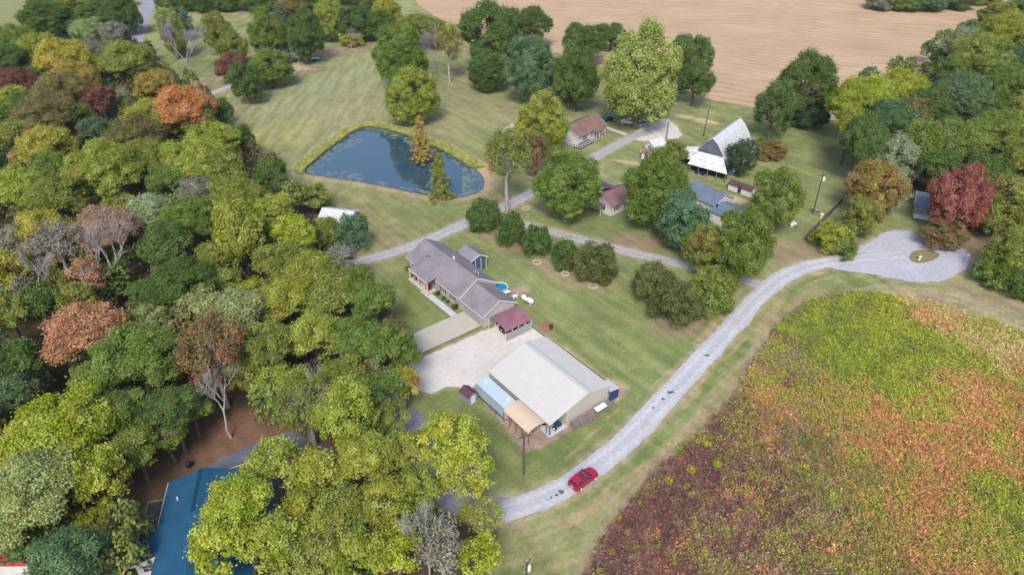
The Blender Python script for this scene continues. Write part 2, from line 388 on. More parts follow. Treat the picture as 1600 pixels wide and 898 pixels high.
BIG = 3800; b0 = len(V)
V = np.vstack([V, [(-BIG, -BIG, 0), (BIG, -BIG, 0), (BIG, BIG, 0), (-BIG, BIG, 0)]])
cn = [0, nx-1, nx*ny-1, nx*(ny-1)]
F = np.vstack([F, [[b0, b0+1, cn[1], cn[0]], [b0+1, b0+2, cn[2], cn[1]], [b0+2, b0+3, cn[3], cn[2]], [b0+3, b0, cn[0], cn[3]]]])
cc = np.vstack([np.hstack([col, np.ones((len(col), 1))]), np.tile(np.append(A(132, 132, 84), 1), (4, 1))])

gm = bpy.data.materials.new('grass_and_soil'); gm.use_nodes = True; t_ = gm.node_tree; b_ = t_.nodes['Principled BSDF']
b_.inputs['Roughness'].default_value = .95; b_.inputs['Specular IOR Level'].default_value = .08
at = t_.nodes.new('ShaderNodeAttribute'); at.attribute_name = 'tint'
tc = t_.nodes.new('ShaderNodeTexCoord')
na = t_.nodes.new('ShaderNodeTexNoise'); na.inputs['Scale'].default_value = 2.2; na.inputs['Detail'].default_value = 8; na.inputs['Roughness'].default_value = .75
nb = t_.nodes.new('ShaderNodeTexNoise'); nb.inputs['Scale'].default_value = .35; nb.inputs['Detail'].default_value = 6
t_.links.new(tc.outputs['Object'], na.inputs[0]); t_.links.new(tc.outputs['Object'], nb.inputs[0])
r1 = t_.nodes.new('ShaderNodeValToRGB'); r1.color_ramp.elements[0].position = .3; r1.color_ramp.elements[1].position = .7
r1.color_ramp.elements[0].color = (.68, .72, .68, 1); r1.color_ramp.elements[1].color = (1.28, 1.24, 1.2, 1); t_.links.new(na.outputs[0], r1.inputs[0])
r2 = t_.nodes.new('ShaderNodeValToRGB'); r2.color_ramp.elements[0].position = .35; r2.color_ramp.elements[1].position = .65
r2.color_ramp.elements[0].color = (.9, .96, .88, 1); r2.color_ramp.elements[1].color = (1.1, 1.03, 1.08, 1); t_.links.new(nb.outputs[0], r2.inputs[0])
m1 = t_.nodes.new('ShaderNodeMixRGB'); m1.blend_type = 'MULTIPLY'; m1.inputs[0].default_value = 1
m2 = t_.nodes.new('ShaderNodeMixRGB'); m2.blend_type = 'MULTIPLY'; m2.inputs[0].default_value = 1
t_.links.new(at.outputs[0], m1.inputs[1]); t_.links.new(r1.outputs[0], m1.inputs[2]); t_.links.new(m1.outputs[0], m2.inputs[1]); t_.links.new(r2.outputs[0], m2.inputs[2])
t_.links.new(m2.outputs[0], b_.inputs['Base Color'])
bu = t_.nodes.new('ShaderNodeBump'); bu.inputs['Strength'].default_value = .6; bu.inputs['Distance'].default_value = .12
t_.links.new(na.outputs[0], bu.inputs['Height']); t_.links.new(bu.outputs[0], b_.inputs['Normal'])
GM = gm
me = npmesh('ground', V, F, gm, cc, 'POINT', True)
o = bpy.data.objects.new('ground', me); COL.objects.link(o); structure(o)

# ---- roads and sheets
def gravel(name, c1, c2, c3, sc=1.4):
    m = bpy.data.materials.new(name); m.use_nodes = True; t = m.node_tree; b = t.nodes['Principled BSDF']; b.inputs['Roughness'].default_value = .95
    b.inputs['Specular IOR Level'].default_value = .1
    tc = t.nodes.new('ShaderNodeTexCoord'); n = t.nodes.new('ShaderNodeTexNoise'); n.inputs['Scale'].default_value = sc; n.inputs['Detail'].default_value = 9; n.inputs['Roughness'].default_value = .72
    t.links.new(tc.outputs['Object'], n.inputs[0])
    r = t.nodes.new('ShaderNodeValToRGB'); e = r.color_ramp.elements
    e[0].position = .3; e[0].color = (*lin(c1), 1); e[1].position = .7; e[1].color = (*lin(c3), 1); e.new(.5).color = (*lin(c2), 1)
    t.links.new(n.outputs[0], r.inputs[0])
    n2 = t.nodes.new('ShaderNodeTexNoise'); n2.inputs['Scale'].default_value = .16; n2.inputs['Detail'].default_value = 5; t.links.new(tc.outputs['Object'], n2.inputs[0])
    mr = t.nodes.new('ShaderNodeMapRange'); mr.inputs[1].default_value = .35; mr.inputs[2].default_value = .65; mr.inputs[3].default_value = .92; mr.inputs[4].default_value = 1.05; t.links.new(n2.outputs[0], mr.inputs[0])
    mx = t.nodes.new('ShaderNodeMixRGB'); mx.blend_type = 'MULTIPLY'; mx.inputs[0].default_value = 1; t.links.new(r.outputs[0], mx.inputs[1]); t.links.new(mr.outputs[0], mx.inputs[2])
    at = t.nodes.new('ShaderNodeAttribute'); at.attribute_name = 'tint'
    m3 = t.nodes.new('ShaderNodeMixRGB'); m3.blend_type = 'MULTIPLY'; m3.inputs[0].default_value = 1; t.links.new(mx.outputs[0], m3.inputs[1]); t.links.new(at.outputs[0], m3.inputs[2])
    t.links.new(m3.outputs[0], b.inputs['Base Color'])
    bu = t.nodes.new('ShaderNodeBump'); bu.inputs['Strength'].default_value = .4; bu.inputs['Distance'].default_value = .04
    t.links.new(n.outputs[0], bu.inputs['Height']); t.links.new(bu.outputs[0], b.inputs['Normal'])
    return m
GR = gravel('blue_grey_gravel', (180, 181, 190), (200, 201, 209), (217, 217, 221))
GT = gravel('turnaround_gravel', (168, 169, 182), (188, 189, 202), (206, 206, 214))
GW = gravel('pale_gravel', (204, 198, 192), (220, 214, 209), (232, 227, 222), 1.2)
AS = gravel('old_asphalt', (140, 142, 156), (158, 160, 174), (176, 176, 186))
AP = gravel('worn_drive', (164, 162, 164), (186, 184, 188), (206, 202, 200))
def road(name, z, m, track=True):
    pl, w = ROADS[name]; pl = resample(pl, .45, False); n = len(pl); K = 13
    V = []; C = []; rnd = random.Random(len(name))
    P = np.array(pl); T = np.gradient(P, axis=0); T /= np.linalg.norm(T, axis=1, keepdims=True); N = np.stack([-T[:, 1], T[:, 0]], 1)
    s = np.arange(n)*.45
    jl = (fbm(s*.2, s*0+3, 3)-.5)*.7+(fbm(s*1.7, s*0+9, 4)-.5)*.35; jr = (fbm(s*.2, s*0+33, 5)-.5)*.7+(fbm(s*1.7, s*0+19, 6)-.5)*.35
    for i in range(n):
        for k in range(K):
            u = k/(K-1)*2-1; ww = w/2+(jl[i] if u < 0 else jr[i])*abs(u)
            V.append((P[i, 0]+N[i, 0]*u*ww, P[i, 1]+N[i, 1]*u*ww, z))
            au = abs(u); sh_ = 1.0
            if track: sh_ = .87+.16*math.exp(-((au-.45)/.16)**2)+.05*(1 if -.95 < u < -.6 else 0)
            e = (1, 1, 1) if au < .9 else (1.0, .96, .88)
            c_ = .9+.2*rnd.random() if au > .95 else 1
            C.append((sh_*e[0]*c_, sh_*e[1]*c_, sh_*e[2]*c_, 1))
    V = np.array(V); C = np.array(C); I = np.arange(n*K).reshape(n, K)
    F = np.stack([I[:-1, :-1], I[:-1, 1:], I[1:, 1:], I[1:, :-1]], -1).reshape(-1, 4)
    o = bpy.data.objects.new(name, npmesh(name, V, F, m, C, 'POINT')); COL.objects.link(o); return structure(o)
road('gravel_lane', .034, GR); road('paved_drive', .028, AP); road('side_drive', .022, AP); road('woodland_lane', .029, AS, False)
road('country_road', .03, AS, False); road('far_drive', .03, AP, False)
def sheet(name, poly, z, m, jit=.5, step=.5, th=0):
    pl = resample(poly, step); out = []; n = len(pl)
    for i, (x, y) in enumerate(pl):
        a = pl[i-1]; b = pl[(i+1) % n]; dx, dy = b[0]-a[0], b[1]-a[1]; L = math.hypot(dx, dy) or 1
        j = float((fbm(np.array([x*.9]), np.array([y*.9]), 8)[0]-.5)*2.4*jit); out.append((x+dy/L*j, y-dx/L*j, z))
    me = bpy.data.meshes.new(name); me.from_pydata(out, [], [tuple(range(n))]); me.materials.append(m); me.update()
    at = me.attributes.new('tint', 'FLOAT_COLOR', 'POINT'); at.data.foreach_set('color', np.ones(n*4, dtype=np.float32))
    if me.polygons[0].normal.z < 0: me.flip_normals()
    o = bpy.data.objects.new(name, me); COL.objects.link(o); return structure(o)
sheet('gravel_lot', LOT, .018, GW, .35)
sheet('gravel_turnaround', TURN, .026, GT, .6)
sheet('farm_yard', FARLOT, .0135, GW, .5)
ig = MB(); isl = [(x, y, .0) for x, y in ISLAND]
mi = mat('island_grass', (152, 138, 104), rgb2=(122, 120, 76), nscale=1.5, rough=.95, bump=.4)
ig.slab([(x, y, .12) for x, y in reversed(ISLAND)][::-1], .2); structure(ig.build('grass_island', mi))

# harvested crop field: near-parallel rows, swinging round the copse
fm = bpy.data.materials.new('harvested_stubble'); fm.use_nodes = True; t = fm.node_tree; b = t.nodes['Principled BSDF']; b.inputs['Roughness'].default_value = .95; b.inputs['Specular IOR Level'].default_value = .05
tc = t.nodes.new('ShaderNodeTexCoord'); mp = t.nodes.new('ShaderNodeMapping'); mp.inputs['Rotation'].default_value = (0, 0, radians(16)); t.links.new(tc.outputs['Object'], mp.inputs[0])
nw = t.nodes.new('ShaderNodeTexNoise'); nw.inputs['Scale'].default_value = .009; nw.inputs['Detail'].default_value = 1; t.links.new(mp.outputs[0], nw.inputs[0])
sb = t.nodes.new('ShaderNodeVectorMath'); sb.operation = 'SCALE'; sb.inputs['Scale'].default_value = 55; t.links.new(nw.outputs['Color'], sb.inputs[0])
ad = t.nodes.new('ShaderNodeVectorMath'); ad.operation = 'ADD'; t.links.new(mp.outputs[0], ad.inputs[0]); t.links.new(sb.outputs[0], ad.inputs[1])
wv = t.nodes.new('ShaderNodeTexWave'); wv.bands_direction = 'Y'; wv.inputs['Scale'].default_value = .075; wv.inputs['Distortion'].default_value = 1.2; wv.inputs['Detail'].default_value = 3; wv.inputs['Detail Scale'].default_value = 3.0; wv.inputs['Detail Roughness'].default_value = .6
t.links.new(ad.outputs[0], wv.inputs[0])
m4 = t.nodes.new('ShaderNodeMapping'); m4.inputs['Scale'].default_value = (.035, .42, 1); t.links.new(ad.outputs[0], m4.inputs[0])
n4 = t.nodes.new('ShaderNodeTexNoise'); n4.inputs['Scale'].default_value = .9; n4.inputs['Detail'].default_value = 7; n4.inputs['Roughness'].default_value = .7; t.links.new(m4.outputs[0], n4.inputs[0])
n5 = t.nodes.new('ShaderNodeTexNoise'); n5.inputs['Scale'].default_value = .03; n5.inputs['Detail'].default_value = 4; t.links.new(tc.outputs['Object'], n5.inputs[0])
n6 = t.nodes.new('ShaderNodeTexNoise'); n6.inputs['Scale'].default_value = 1.3; n6.inputs['Detail'].default_value = 5; n6.inputs['Roughness'].default_value = .8; t.links.new(tc.outputs['Object'], n6.inputs[0])
def mth(op, a, b_, t=t):
    n = t.nodes.new('ShaderNodeMath'); n.operation = op
    for i, v in enumerate((a, b_)):
        if hasattr(v, 'is_output'): t.links.new(v, n.inputs[i])
        else: n.inputs[i].default_value = v
    return n.outputs[0]
s_ = mth('ADD', mth('MULTIPLY', wv.outputs['Fac'], .09), mth('MULTIPLY', n4.outputs[0], .6))
s_ = mth('ADD', s_, mth('MULTIPLY', n5.outputs[0], .3)); s_ = mth('ADD', s_, mth('MULTIPLY', n6.outputs[0], .35))
r = t.nodes.new('ShaderNodeValToRGB'); e = r.color_ramp.elements; e[0].position = .42; e[0].color = (*lin((162, 138, 112)), 1); e[1].position = .92; e[1].color = (*lin((222, 196, 164)), 1); e.new(.66).color = (*lin((192, 165, 134)), 1)
t.links.new(s_, r.inputs[0]); t.links.new(r.outputs[0], b.inputs['Base Color'])
bu = t.nodes.new('ShaderNodeBump'); bu.inputs['Strength'].default_value = .5; bu.inputs['Distance'].default_value = .2; t.links.new(s_, bu.inputs['Height']); t.links.new(bu.outputs[0], b.inputs['Normal'])
sheet('crop_field', CROP, .06, fm, 1.0, 1.0)
tm = mat('pressed_stubble_track', (222, 196, 166), rgb2=(190, 162, 138), nscale=.5)
for pl_, w_ in ((gp([(1370, 168), (1425, 118), (1500, 72), (1570, 22), (1640, -25)]), 1.3), (gp([(1345, 150), (1400, 112), (1480, 68), (1560, 18), (1620, -25)]), .8)):
    q = []; pr = resample(pl_, 2, False)
    for i, (x, y) in enumerate(pr): q.append((x-w_*.5, y))
    for i, (x, y) in reversed(list(enumerate(pr))): q.append((x+w_*.7+.3*math.sin(i), y))
    sheet('field_track', q, .075, tm, .2, 1.0)

# meadow ground
mg = mat('meadow_soil', (136, 108, 94), rgb2=(160, 140, 92), nscale=.5, rough=.95, bump=.5, coords='Object')
sheet('meadow_ground', MEADOW, .03, mg, .8, .6)

# pond water and weed
wm = bpy.data.materials.new('pond_water'); wm.use_nodes = True; t = wm.node_tree; b = t.nodes['Principled BSDF']
b.inputs['Base Color'].default_value = (.022, .05, .08, 1); b.inputs['Roughness'].default_value = .04; b.inputs['IOR'].default_value = 1.65; b.inputs['Specular IOR Level'].default_value = .75
nn = t.nodes.new('ShaderNodeTexNoise'); nn.inputs['Scale'].default_value = 1.2; nn.inputs['Detail'].default_value = 3
bu = t.nodes.new('ShaderNodeBump'); bu.inputs['Strength'].default_value = .05; bu.inputs['Distance'].default_value = .05; t.links.new(nn.outputs[0], bu.inputs['Height']); t.links.new(bu.outputs[0], b.inputs['Normal'])
me = bpy.data.meshes.new('pond_water'); pw = []
cxp = sum(p[0] for p in POND)/len(POND); cyp = sum(p[1] for p in POND)/len(POND)
pw = [(cxp+(x-cxp)*1.012, cyp+(y-cyp)*1.012, -.5) for x, y in POND]
me.from_pydata(pw, [], [tuple(range(len(pw)))]); me.materials.append(wm); me.update()
if me.polygons[0].normal.z < 0: me.flip_normals()
o = bpy.data.objects.new('pond_water', me); COL.objects.link(o); structure(o)
rng = np.random.default_rng(4)
lm = bpy.data.materials.new('pond_weed'); lm.use_nodes = True; b = lm.node_tree.nodes['Principled BSDF']; b.inputs['Roughness'].default_value = .6
at = lm.node_tree.nodes.new('ShaderNodeAttribute'); at.attribute_name = 'tint'; lm.node_tree.links.new(at.outputs[0], b.inputs['Base Color'])
xs = np.array([p[0] for p in POND]); ys = np.array([p[1] for p in POND])
qx = rng.uniform(xs.min(), xs.max(), 210000); qy = rng.uniform(ys.min(), ys.max(), 210000)
dd = segdist(qx, qy, POND, True); ii = inside(qx, qy, POND)
wx, wy = proj(qx, qy, -.5)
wid = 1.5+2.6*(wx < 570)+4.5*(wx > 722)+2.5*((wx > 600)&(wx < 690)&(wy < 250))
keep = ii & (dd > .15) & (dd < wid*(.25+1.5*fbm(qx*.18, qy*.18, 3))) & (fbm(qx*.9, qy*.9, 6, 3)+rng.normal(0, .05, len(qx)) > .53)
qx, qy = qx[keep], qy[keep]; n = len(qx)
base = A(112, 134, 148)[None]*(.75+.5*rng.random((n, 1)))+A(20, 30, 0)[None]*rng.random((n, 1))*.5
isr = (proj(qx, qy, -.5)[0] > 590)[:, None]; base = np.where(isr, base*np.array([[1.15, 1.1, .75]]), base)
me = leaves('pond_weed', np.stack([qx, qy, np.full(n, -.488)+rng.random(n)*.006], 1), np.tile([0., 0, 1], (n, 1)), rng.uniform(.04, .15, n), lm, np.hstack([base, np.ones((n, 1))]), rng, .8)
o = bpy.data.objects.new('pond_weed', me); COL.objects.link(o); tag(o, 'pale green floating weed along the edges of the pond', 'pond weed', kind='stuff')

rm = bpy.data.materials.new('reed_blades'); rm.use_nodes = True; b = rm.node_tree.nodes['Principled BSDF']; b.inputs['Roughness'].default_value = .8
at = rm.node_tree.nodes.new('ShaderNodeAttribute'); at.attribute_name = 'tint'; rm.node_tree.links.new(at.outputs[0], b.inputs['Base Color'])
qx = rng.uniform(xs.min()-4, xs.max()+4, 260000); qy = rng.uniform(ys.min()-4, ys.max()+4, 260000)
dd = segdist(qx, qy, POND, True); ii = inside(qx, qy, POND); nth = (qy > g(600, 262)[1]) | (qx < g(478, 262)[0])
keep = nth & (~ii) & (dd < 2.9*(.45+.8*fbm(qx*.3, qy*.3, 12))) | (nth & ii & (dd < .6*fbm(qx*.7, qy*.7, 14)))
qx, qy, dd = qx[keep], qy[keep], dd[keep]; n = len(qx)
cr_ = (A(136, 146, 40)[None]*(1-ramp(fbm(qx*.5, qy*.5, 15), .4, .65))[:, None]+A(164, 160, 62)[None]*ramp(fbm(qx*.5, qy*.5, 15), .4, .65)[:, None])*1.75*rng.uniform(.75, 1.25, (n, 1))
nr = rng.normal(size=(n, 3)); nr[:, 2] = nr[:, 2]*.4+.4
me = leaves('pond_reeds', np.stack([qx, qy, rng.uniform(.0, .75, n)], 1), nr, rng.uniform(.12, .26, n), rm, np.hstack([cr_, np.ones((n, 1))]), rng, .3)
o = bpy.data.objects.new('pond_reeds', me); COL.objects.link(o); tag(o, 'yellow-green reeds in a band along the far and left banks of the pond', 'reeds', kind='stuff')

# ------------------------------------------------------------------ buildings
def window(parent, x, y, z0, w, h, face='-y', shut=True, d=.04, out=1):
    """window in a wall: frame > pane; face says which local side it is on"""
    f = MB(); p = MB(); s = MB()
    def bx(m, a0, a1, z_0, z_1, o0, o1):
        if face in ('-y', '+y'):
            sg = -1 if face == '-y' else 1; ya, yb = sorted((y+sg*o0, y+sg*o1)); m.box(a0, a1, ya, yb, z_0, z_1)
        else:
            sg = 1 if face == '+x' else -1; xa, xb = sorted((x+sg*o0, x+sg*o1)); m.box(xa, xb, a0, a1, z_0, z_1)
    c = x if face in ('-y', '+y') else y
    for a0, a1, q0, q1 in ((c-w/2-.08, c-w/2, z0-.08, z0+h+.08), (c+w/2, c+w/2+.08, z0-.08, z0+h+.08), (c-w/2, c+w/2, z0-.08, z0), (c-w/2, c+w/2, z0+h, z0+h+.08), (c-.025, c+.025, z0, z0+h), (c-w/2, c-.025, z0+h/2-.02, z0+h/2+.02), (c+.025, c+w/2, z0+h/2-.02, z0+h/2+.02)):
        bx(f, a0, a1, q0, q1, .003, d+.03)
    fo = f.build('window', 'white', parent)
    bx(p, c-w/2, c+w/2, z0, z0+h, .003, d-.01); p.build('pane', 'glass', fo)
    if shut:
        for a in (c-w/2-.42, c+w/2+.1):
            s = MB(); bx(s, a, a+.32, z0-.04, z0+h+.04, .003, .04); s.build('shutter', 'shutter', parent)
def gable_roof(mb, x0, x1, y0, y1, ze0, ze1, yr, zr, ov=.35, t=.13, ovx=.3):
    """ridge along x; returns nothing, adds two slabs"""
    s0 = (zr-ze0)/(yr-y0); s1 = (zr-ze1)/(y1-yr)
    a = (x0-ovx, x1+ovx)
    mb.slab([(a[0], y0-ov, ze0-s0*ov), (a[1], y0-ov, ze0-s0*ov), (a[1], yr-.002, zr), (a[0], yr-.002, zr)], t)
    mb.slab([(a[0], yr+.002, zr), (a[1], yr+.002, zr), (a[1], y1+ov, ze1-s1*ov), (a[0], y1+ov, ze1-s1*ov)], t)
def walls(mb, x0, x1, y0, y1, ze0, ze1, yr, zr, z0=0, t=.13):
    # gable-ended shell just under the roof
    q = .03
    mb.poly((x0, y0, z0), (x1, y0, z0), (x1, y0, ze0-t-q), (x0, y0, ze0-t-q))
    mb.poly((x1, y1, z0), (x0, y1, z0), (x0, y1, ze1-t-q), (x1, y1, ze1-t-q))
    for x in (x0, x1): mb.poly((x, y0, z0), (x, y1, z0), (x, y1, ze1-t-q), (x, yr, zr-t-q), (x, y0, ze0-t-q))
def rake(mb, x, y0, y1, ze0, ze1, yr, zr, ov=.35, w=.2, sgn=1):
    s0 = (zr-ze0)/(yr-y0); s1 = (zr-ze1)/(y1-yr); dx = .035*sgn
    for (ya, za, yb, zb) in ((y0-ov, ze0-s0*ov, yr, zr), (yr, zr, y1+ov, ze1-s1*ov)):
        A_ = [(x, ya, za+.02), (x, yb, zb+.02), (x, yb, zb-w), (x, ya, za-w)]; B_ = [(x+dx, p[1], p[2]) for p in A_]
        mb.poly(*A_); mb.poly(*B_)
        mb.poly(A_[0], A_[1], B_[1], B_[0]); mb.poly(A_[3], A_[2], B_[2], B_[3])

# --- long grey-roofed ranch house
HO = (-21, 119.5)
h = thing('ranch_house', 'long beige house with grey shingle roof, porch and garage beside the concrete driveway', 'house', HO, -52)
w = MB(); walls(w, 0.2, 18.1, .35, 8.5, 2.9, 2.9, 4.4, 5.3); w.build('wall', 'siding', h)
r = MB(); gable_roof(r, 0.2, 18.1, .35, 8.5, 2.95, 2.95, 4.4, 5.4)
# porch roof laid on the front slope, lower pitch
r.slab([(3.6, -1.8, 2.55), (10.4, -1.8, 2.55), (10.4, .05, 3.02), (10.4, 3.1, 4.62), (6.4, 3.1, 4.62), (3.6, .05, 3.02)], .12)
ro = r.build('roof', 'shingle_grey', h)
for x, y in ((4.4, 2.1), (5.0, 2.3), (9.0, 5.2), (15.2, 6.1), (16.0, 6.2)):
    v = MB(); z = 5.4-abs(y-4.4)*.6; v.tube((x, y, z-.1), (x, y, z+.45), .07, n=8); v.build('vent_pipe', 'white' if y > 3 else 'black', ro)
v = MB(); v.box(9.9, 10.2, 4.6, 4.85, 5.2, 5.85); v.build('chimney', 'white', ro)
tr = MB(); rake(tr, 18.43, .35, 8.5, 2.95, 2.95, 4.4, 5.4, w=.26); rake(tr, -.12, .35, 8.5, 2.95, 2.95, 4.4, 5.4, sgn=-1)
tr.box(3.55, 10.45, -1.9, -1.8, 2.35, 2.56); tr.box(10.6, 18.4, -.11, -.03, 2.5, 2.68); tr.box(-.1, 3.5, -.11, -.03, 2.5, 2.68)
tr.build('trim', 'trim', h)
gw = MB(); walls(gw, 18.25, 25.3, .5, 7.5, 2.75, 2.75, 4.0, 4.5); gw.build('garage_wall', 'siding', h)
gr_ = MB(); gable_roof(gr_, 18.5, 25.3, .5, 7.5, 2.75, 2.75, 4.0, 4.6); gr_.build('garage_roof', 'shingle_grey', h)
tr = MB(); rake(tr, 25.62, .5, 7.5, 2.75, 2.75, 4.0, 4.6, w=.24); tr.box(18.5, 25.6, .06, .13, 2.35, 2.53); tr.build('garage_trim', 'trim', h)
gd = MB()
for k in range(4): gd.box(19.4, 24.3, .44, .485, .03+k*.54, .55+k*.54)
gdm = mat('garage_door_panel', (166, 170, 184), noise=.05, rough=.5); gd.build('garage_door', gdm, h)
window(h, 2.0, .35, 1.1, 1.3, 1.2, shut=False)
for x in (12.6, 15.8): window(h, x, .35, .9, 1.0, 1.4)
window(h, 8.8, .35, .9, 1.0, 1.4)
dr = MB(); dr.box(7.0, 7.95, .27, .345, .15, 2.2); dr.build('door', 'red', h)
pf = MB(); pf.box(3.6, 10.4, -2.0, .3, 0, .14); pf.build('porch_floor', 'concrete', h)
for x in (3.8, 7.0, 10.2): pp = MB(); pp.box(x-.08, x+.08, -1.75, -1.59, .14, 2.44); pp.build('porch_post', 'white', h)
# back screened room
sr = MB(); walls(sr, 5.2, 9.6, 8.5, 12.6, 3.3, 2.9, 10.6, 3.75); sr.build('screened_room', 'screen', h)
r = MB(); gable_roof(r, 5.2, 9.6, 8.9, 12.6, 3.15, 2.95, 10.9, 3.9, ov=.3); r.build('screened_room_roof', 'shingle_grey', h)
tr = MB(); rake(tr, 9.92, 8.9, 12.6, 3.15, 2.95, 10.9, 3.9, ov=.3, w=.18)
for y in (8.7, 10.0, 11.3, 12.55): tr.box(9.61, 9.67, y-.05, y+.05, 0, 2.9)
tr.build('screened_room_frame', 'white', h)
# porch furniture
def local(O, rot, x, y, z=0): a = radians(rot); return (O[0]+x*cos(a)-y*sin(a), O[1]+x*sin(a)+y*cos(a), z)
def L(x, y, z=0): return local(HO, -52, x, y, z)
for i, (x, lb) in enumerate(((9.3, 'red porch chair at the open right end of the front porch'), (5.2, 'red porch chair at the left end of the front porch'))):
    c = thing('porch_chair', lb, 'chair', L(x, -.9, .14), -52+20*i, 'red chairs on the front porch')
    q = MB(); q.box(-.42, .42, -.4, .35, .38, .5); q.build('seat', 'red', c)
    q = MB(); q.box(-.42, .42, .35, .46, .38, 1.1); q.build('backrest', 'red', c)
    for x_ in (-.46, .4): q = MB(); q.box(x_, x_+.07, -.4, .45, .62, .68); q.build('armrest', 'red', c)
    for x_ in (-.38, .32):
        for y_ in (-.36, .3): q = MB(); q.box(x_, x_+.06, y_, y_+.06, 0, .38); q.build('leg', 'red', c)
def slab_thing(name, pts, z, m):
    q = MB(); q.slab([(x, y, z) for x, y in pts], z+.05); return structure(q.build(name, m))
slab_thing('walkway', [L(8.6, -2.35)[:2], L(19.0, -2.2)[:2], L(19.0, -.95)[:2], L(10.6, -1.05)[:2], L(10.6, -2.02)[:2], L(8.6, -2.02)[:2]], .05, M['slab'])
slab_thing('concrete_driveway', [L(19.05, -14.5)[:2], L(24.5, -14.5)[:2], L(24.5, .42)[:2], L(19.05, .42)[:2]], .055, mat('driveway_concrete', (196, 188, 176), noise=.06, nscale=.5, rough=.9))
# wine-coloured carport
def carport(name, label, O, rot, Lx, Wd, ze, zc, m, legm, nleg, side=None):
    """arched roof: axis along local y (length Wd) when side=='y' ; here arch spans x by default"""
    t_ = thing(name, label, 'carport', O, rot)
    r = MB(); n = 10; pr = []
    for i in range(n+1):
        u = i/n; pr.append((u*Lx, ze+(zc-ze)*(math.sin(pi*u)**.55)))
    for i in range(n):
        (xa, za), (xb, zb) = pr[i], pr[i+1]
        r.slab([(xa, 0, za), (xb, 0, zb), (xb, Wd, zb), (xa, Wd, za)], .06)
    r.build('roof', m, t_)
    for x in (.06, Lx-.06):
        for k in range(nleg):
            y = .1+(Wd-.2)*k/(nleg-1); q = MB(); q.box(x-.05, x+.05, y-.05, y+.05, 0, ze-.03); q.build('post', legm, t_)
    for y in (.08, Wd-.08):
        q = MB()
        for i in range(n): q.tube((pr[i][0], y, pr[i][1]-.1), (pr[i+1][0], y, pr[i+1][1]-.1), .035, n=4)
        q.build('arch_frame', legm, t_)
    return t_
t_ = carport('carport', 'wine red arched metal carport at the garage end of the grey-roofed house', L(26.0, 1.0), -52, 5.0, 5.9, 2.25, 3.0, 'wine_metal', 'white', 5)
q = MB(); q.box(4.96, 4.99, .15, 5.75, .25, 1.7); q.build('side_panel', ribbed('carport_side_sheet', (176, 172, 178), 1, .4), t_)
# propane tanks, pool, burn barrel
def tank(loc, rot, ln, r, label):
    t = thing('propane_tank', label, 'gas tank', loc, rot, 'propane tanks behind the house')
    q = MB(); n = 14; pr = [(-ln/2, 0), (-ln/2+r*.15, r*.5), (-ln/2+r*.6, r*.9), (-ln/2+r, r), (ln/2-r, r), (ln/2-r*.6, r*.9), (ln/2-r*.15, r*.5), (ln/2, 0)]
    vs = []
    for x, rr in pr: vs.append([(x, rr*cos(2*pi*i/n), .35+r+rr*sin(2*pi*i/n)) for i in range(n)])
    for a, b_ in zip(vs, vs[1:]):
        for i in range(n): q.poly(a[i], a[(i+1) % n], b_[(i+1) % n], b_[i])
    q.build('shell', 'white', t)
    q = MB(); q.tube((0, 0, .35+2*r-.04), (0, 0, .35+2*r+.16), .17, n=10); q.build('valve_cap', 'red' if ln > 2 else 'steel', t)
    for x in (-ln*.3, ln*.3): q = MB(); q.box(x-.1, x+.1, -r*.7, r*.7, 0, .42); q.build('foot', 'concrete', t)
tank((*g(824, 473), 0), -45, 3.0, .5, 'large white propane tank with red cap on the back lawn')
tank((*g(805, 467), 0), 35, 1.2, .38, 'small white propane tank between the large tank and the garage')
pl = thing('swimming_pool', 'bright blue round pool with white rim behind the garage', 'pool', (*g(781, 448, 1.0), 0), -52)
pl.scale = (.66, .66, .9)
q = MB(); q.lathe([(2.3, 0), (2.3, 1.1), (2.45, 1.12), (2.45, 1.16), (2.2, 1.16), (2.2, .9)], 28); q.build('pool_wall', 'white', pl)
q = MB(); q.poly(*[(2.19*cos(2*pi*i/28), 2.19*sin(2*pi*i/28), 1.0) for i in range(28)]); q.build('pool_surface', 'poolblue', pl)
q = MB(); q.box(2.5, 3.6, -1.2, 1.2, .85, 1.0); q.build('pool_deck', 'white', pl)
bb = thing('burn_barrel', 'rusty dark burn barrel standing on the lawn beyond the gravel lot', 'barrel', g(861, 514))
q = MB(); q.lathe([(.3, 0), (.32, .3), (.3, .31), (.3, .6), (.32, .61), (.3, .9), (.26, .9), (.26, .2), (0, .2)], 14); q.build('drum', 'rust', bb)
q = MB(); q.lathe([(.33, .86), (.33, .92), (.29, .92)], 14); q.build('rim', 'black', bb)
# timber edge behind the lot
q = MB(); pts = gp([(823, 504), (850, 525), (880, 546), (905, 564), (930, 583), (948, 596)])
for a, b_ in zip(pts, pts[1:]): q.tube((*a, .12), (*b_, .12), .13, n=6)
tag(q.build('timber_edging', 'wood'), 'weathered brown timber edging along the back of the gravel lot', 'edging')

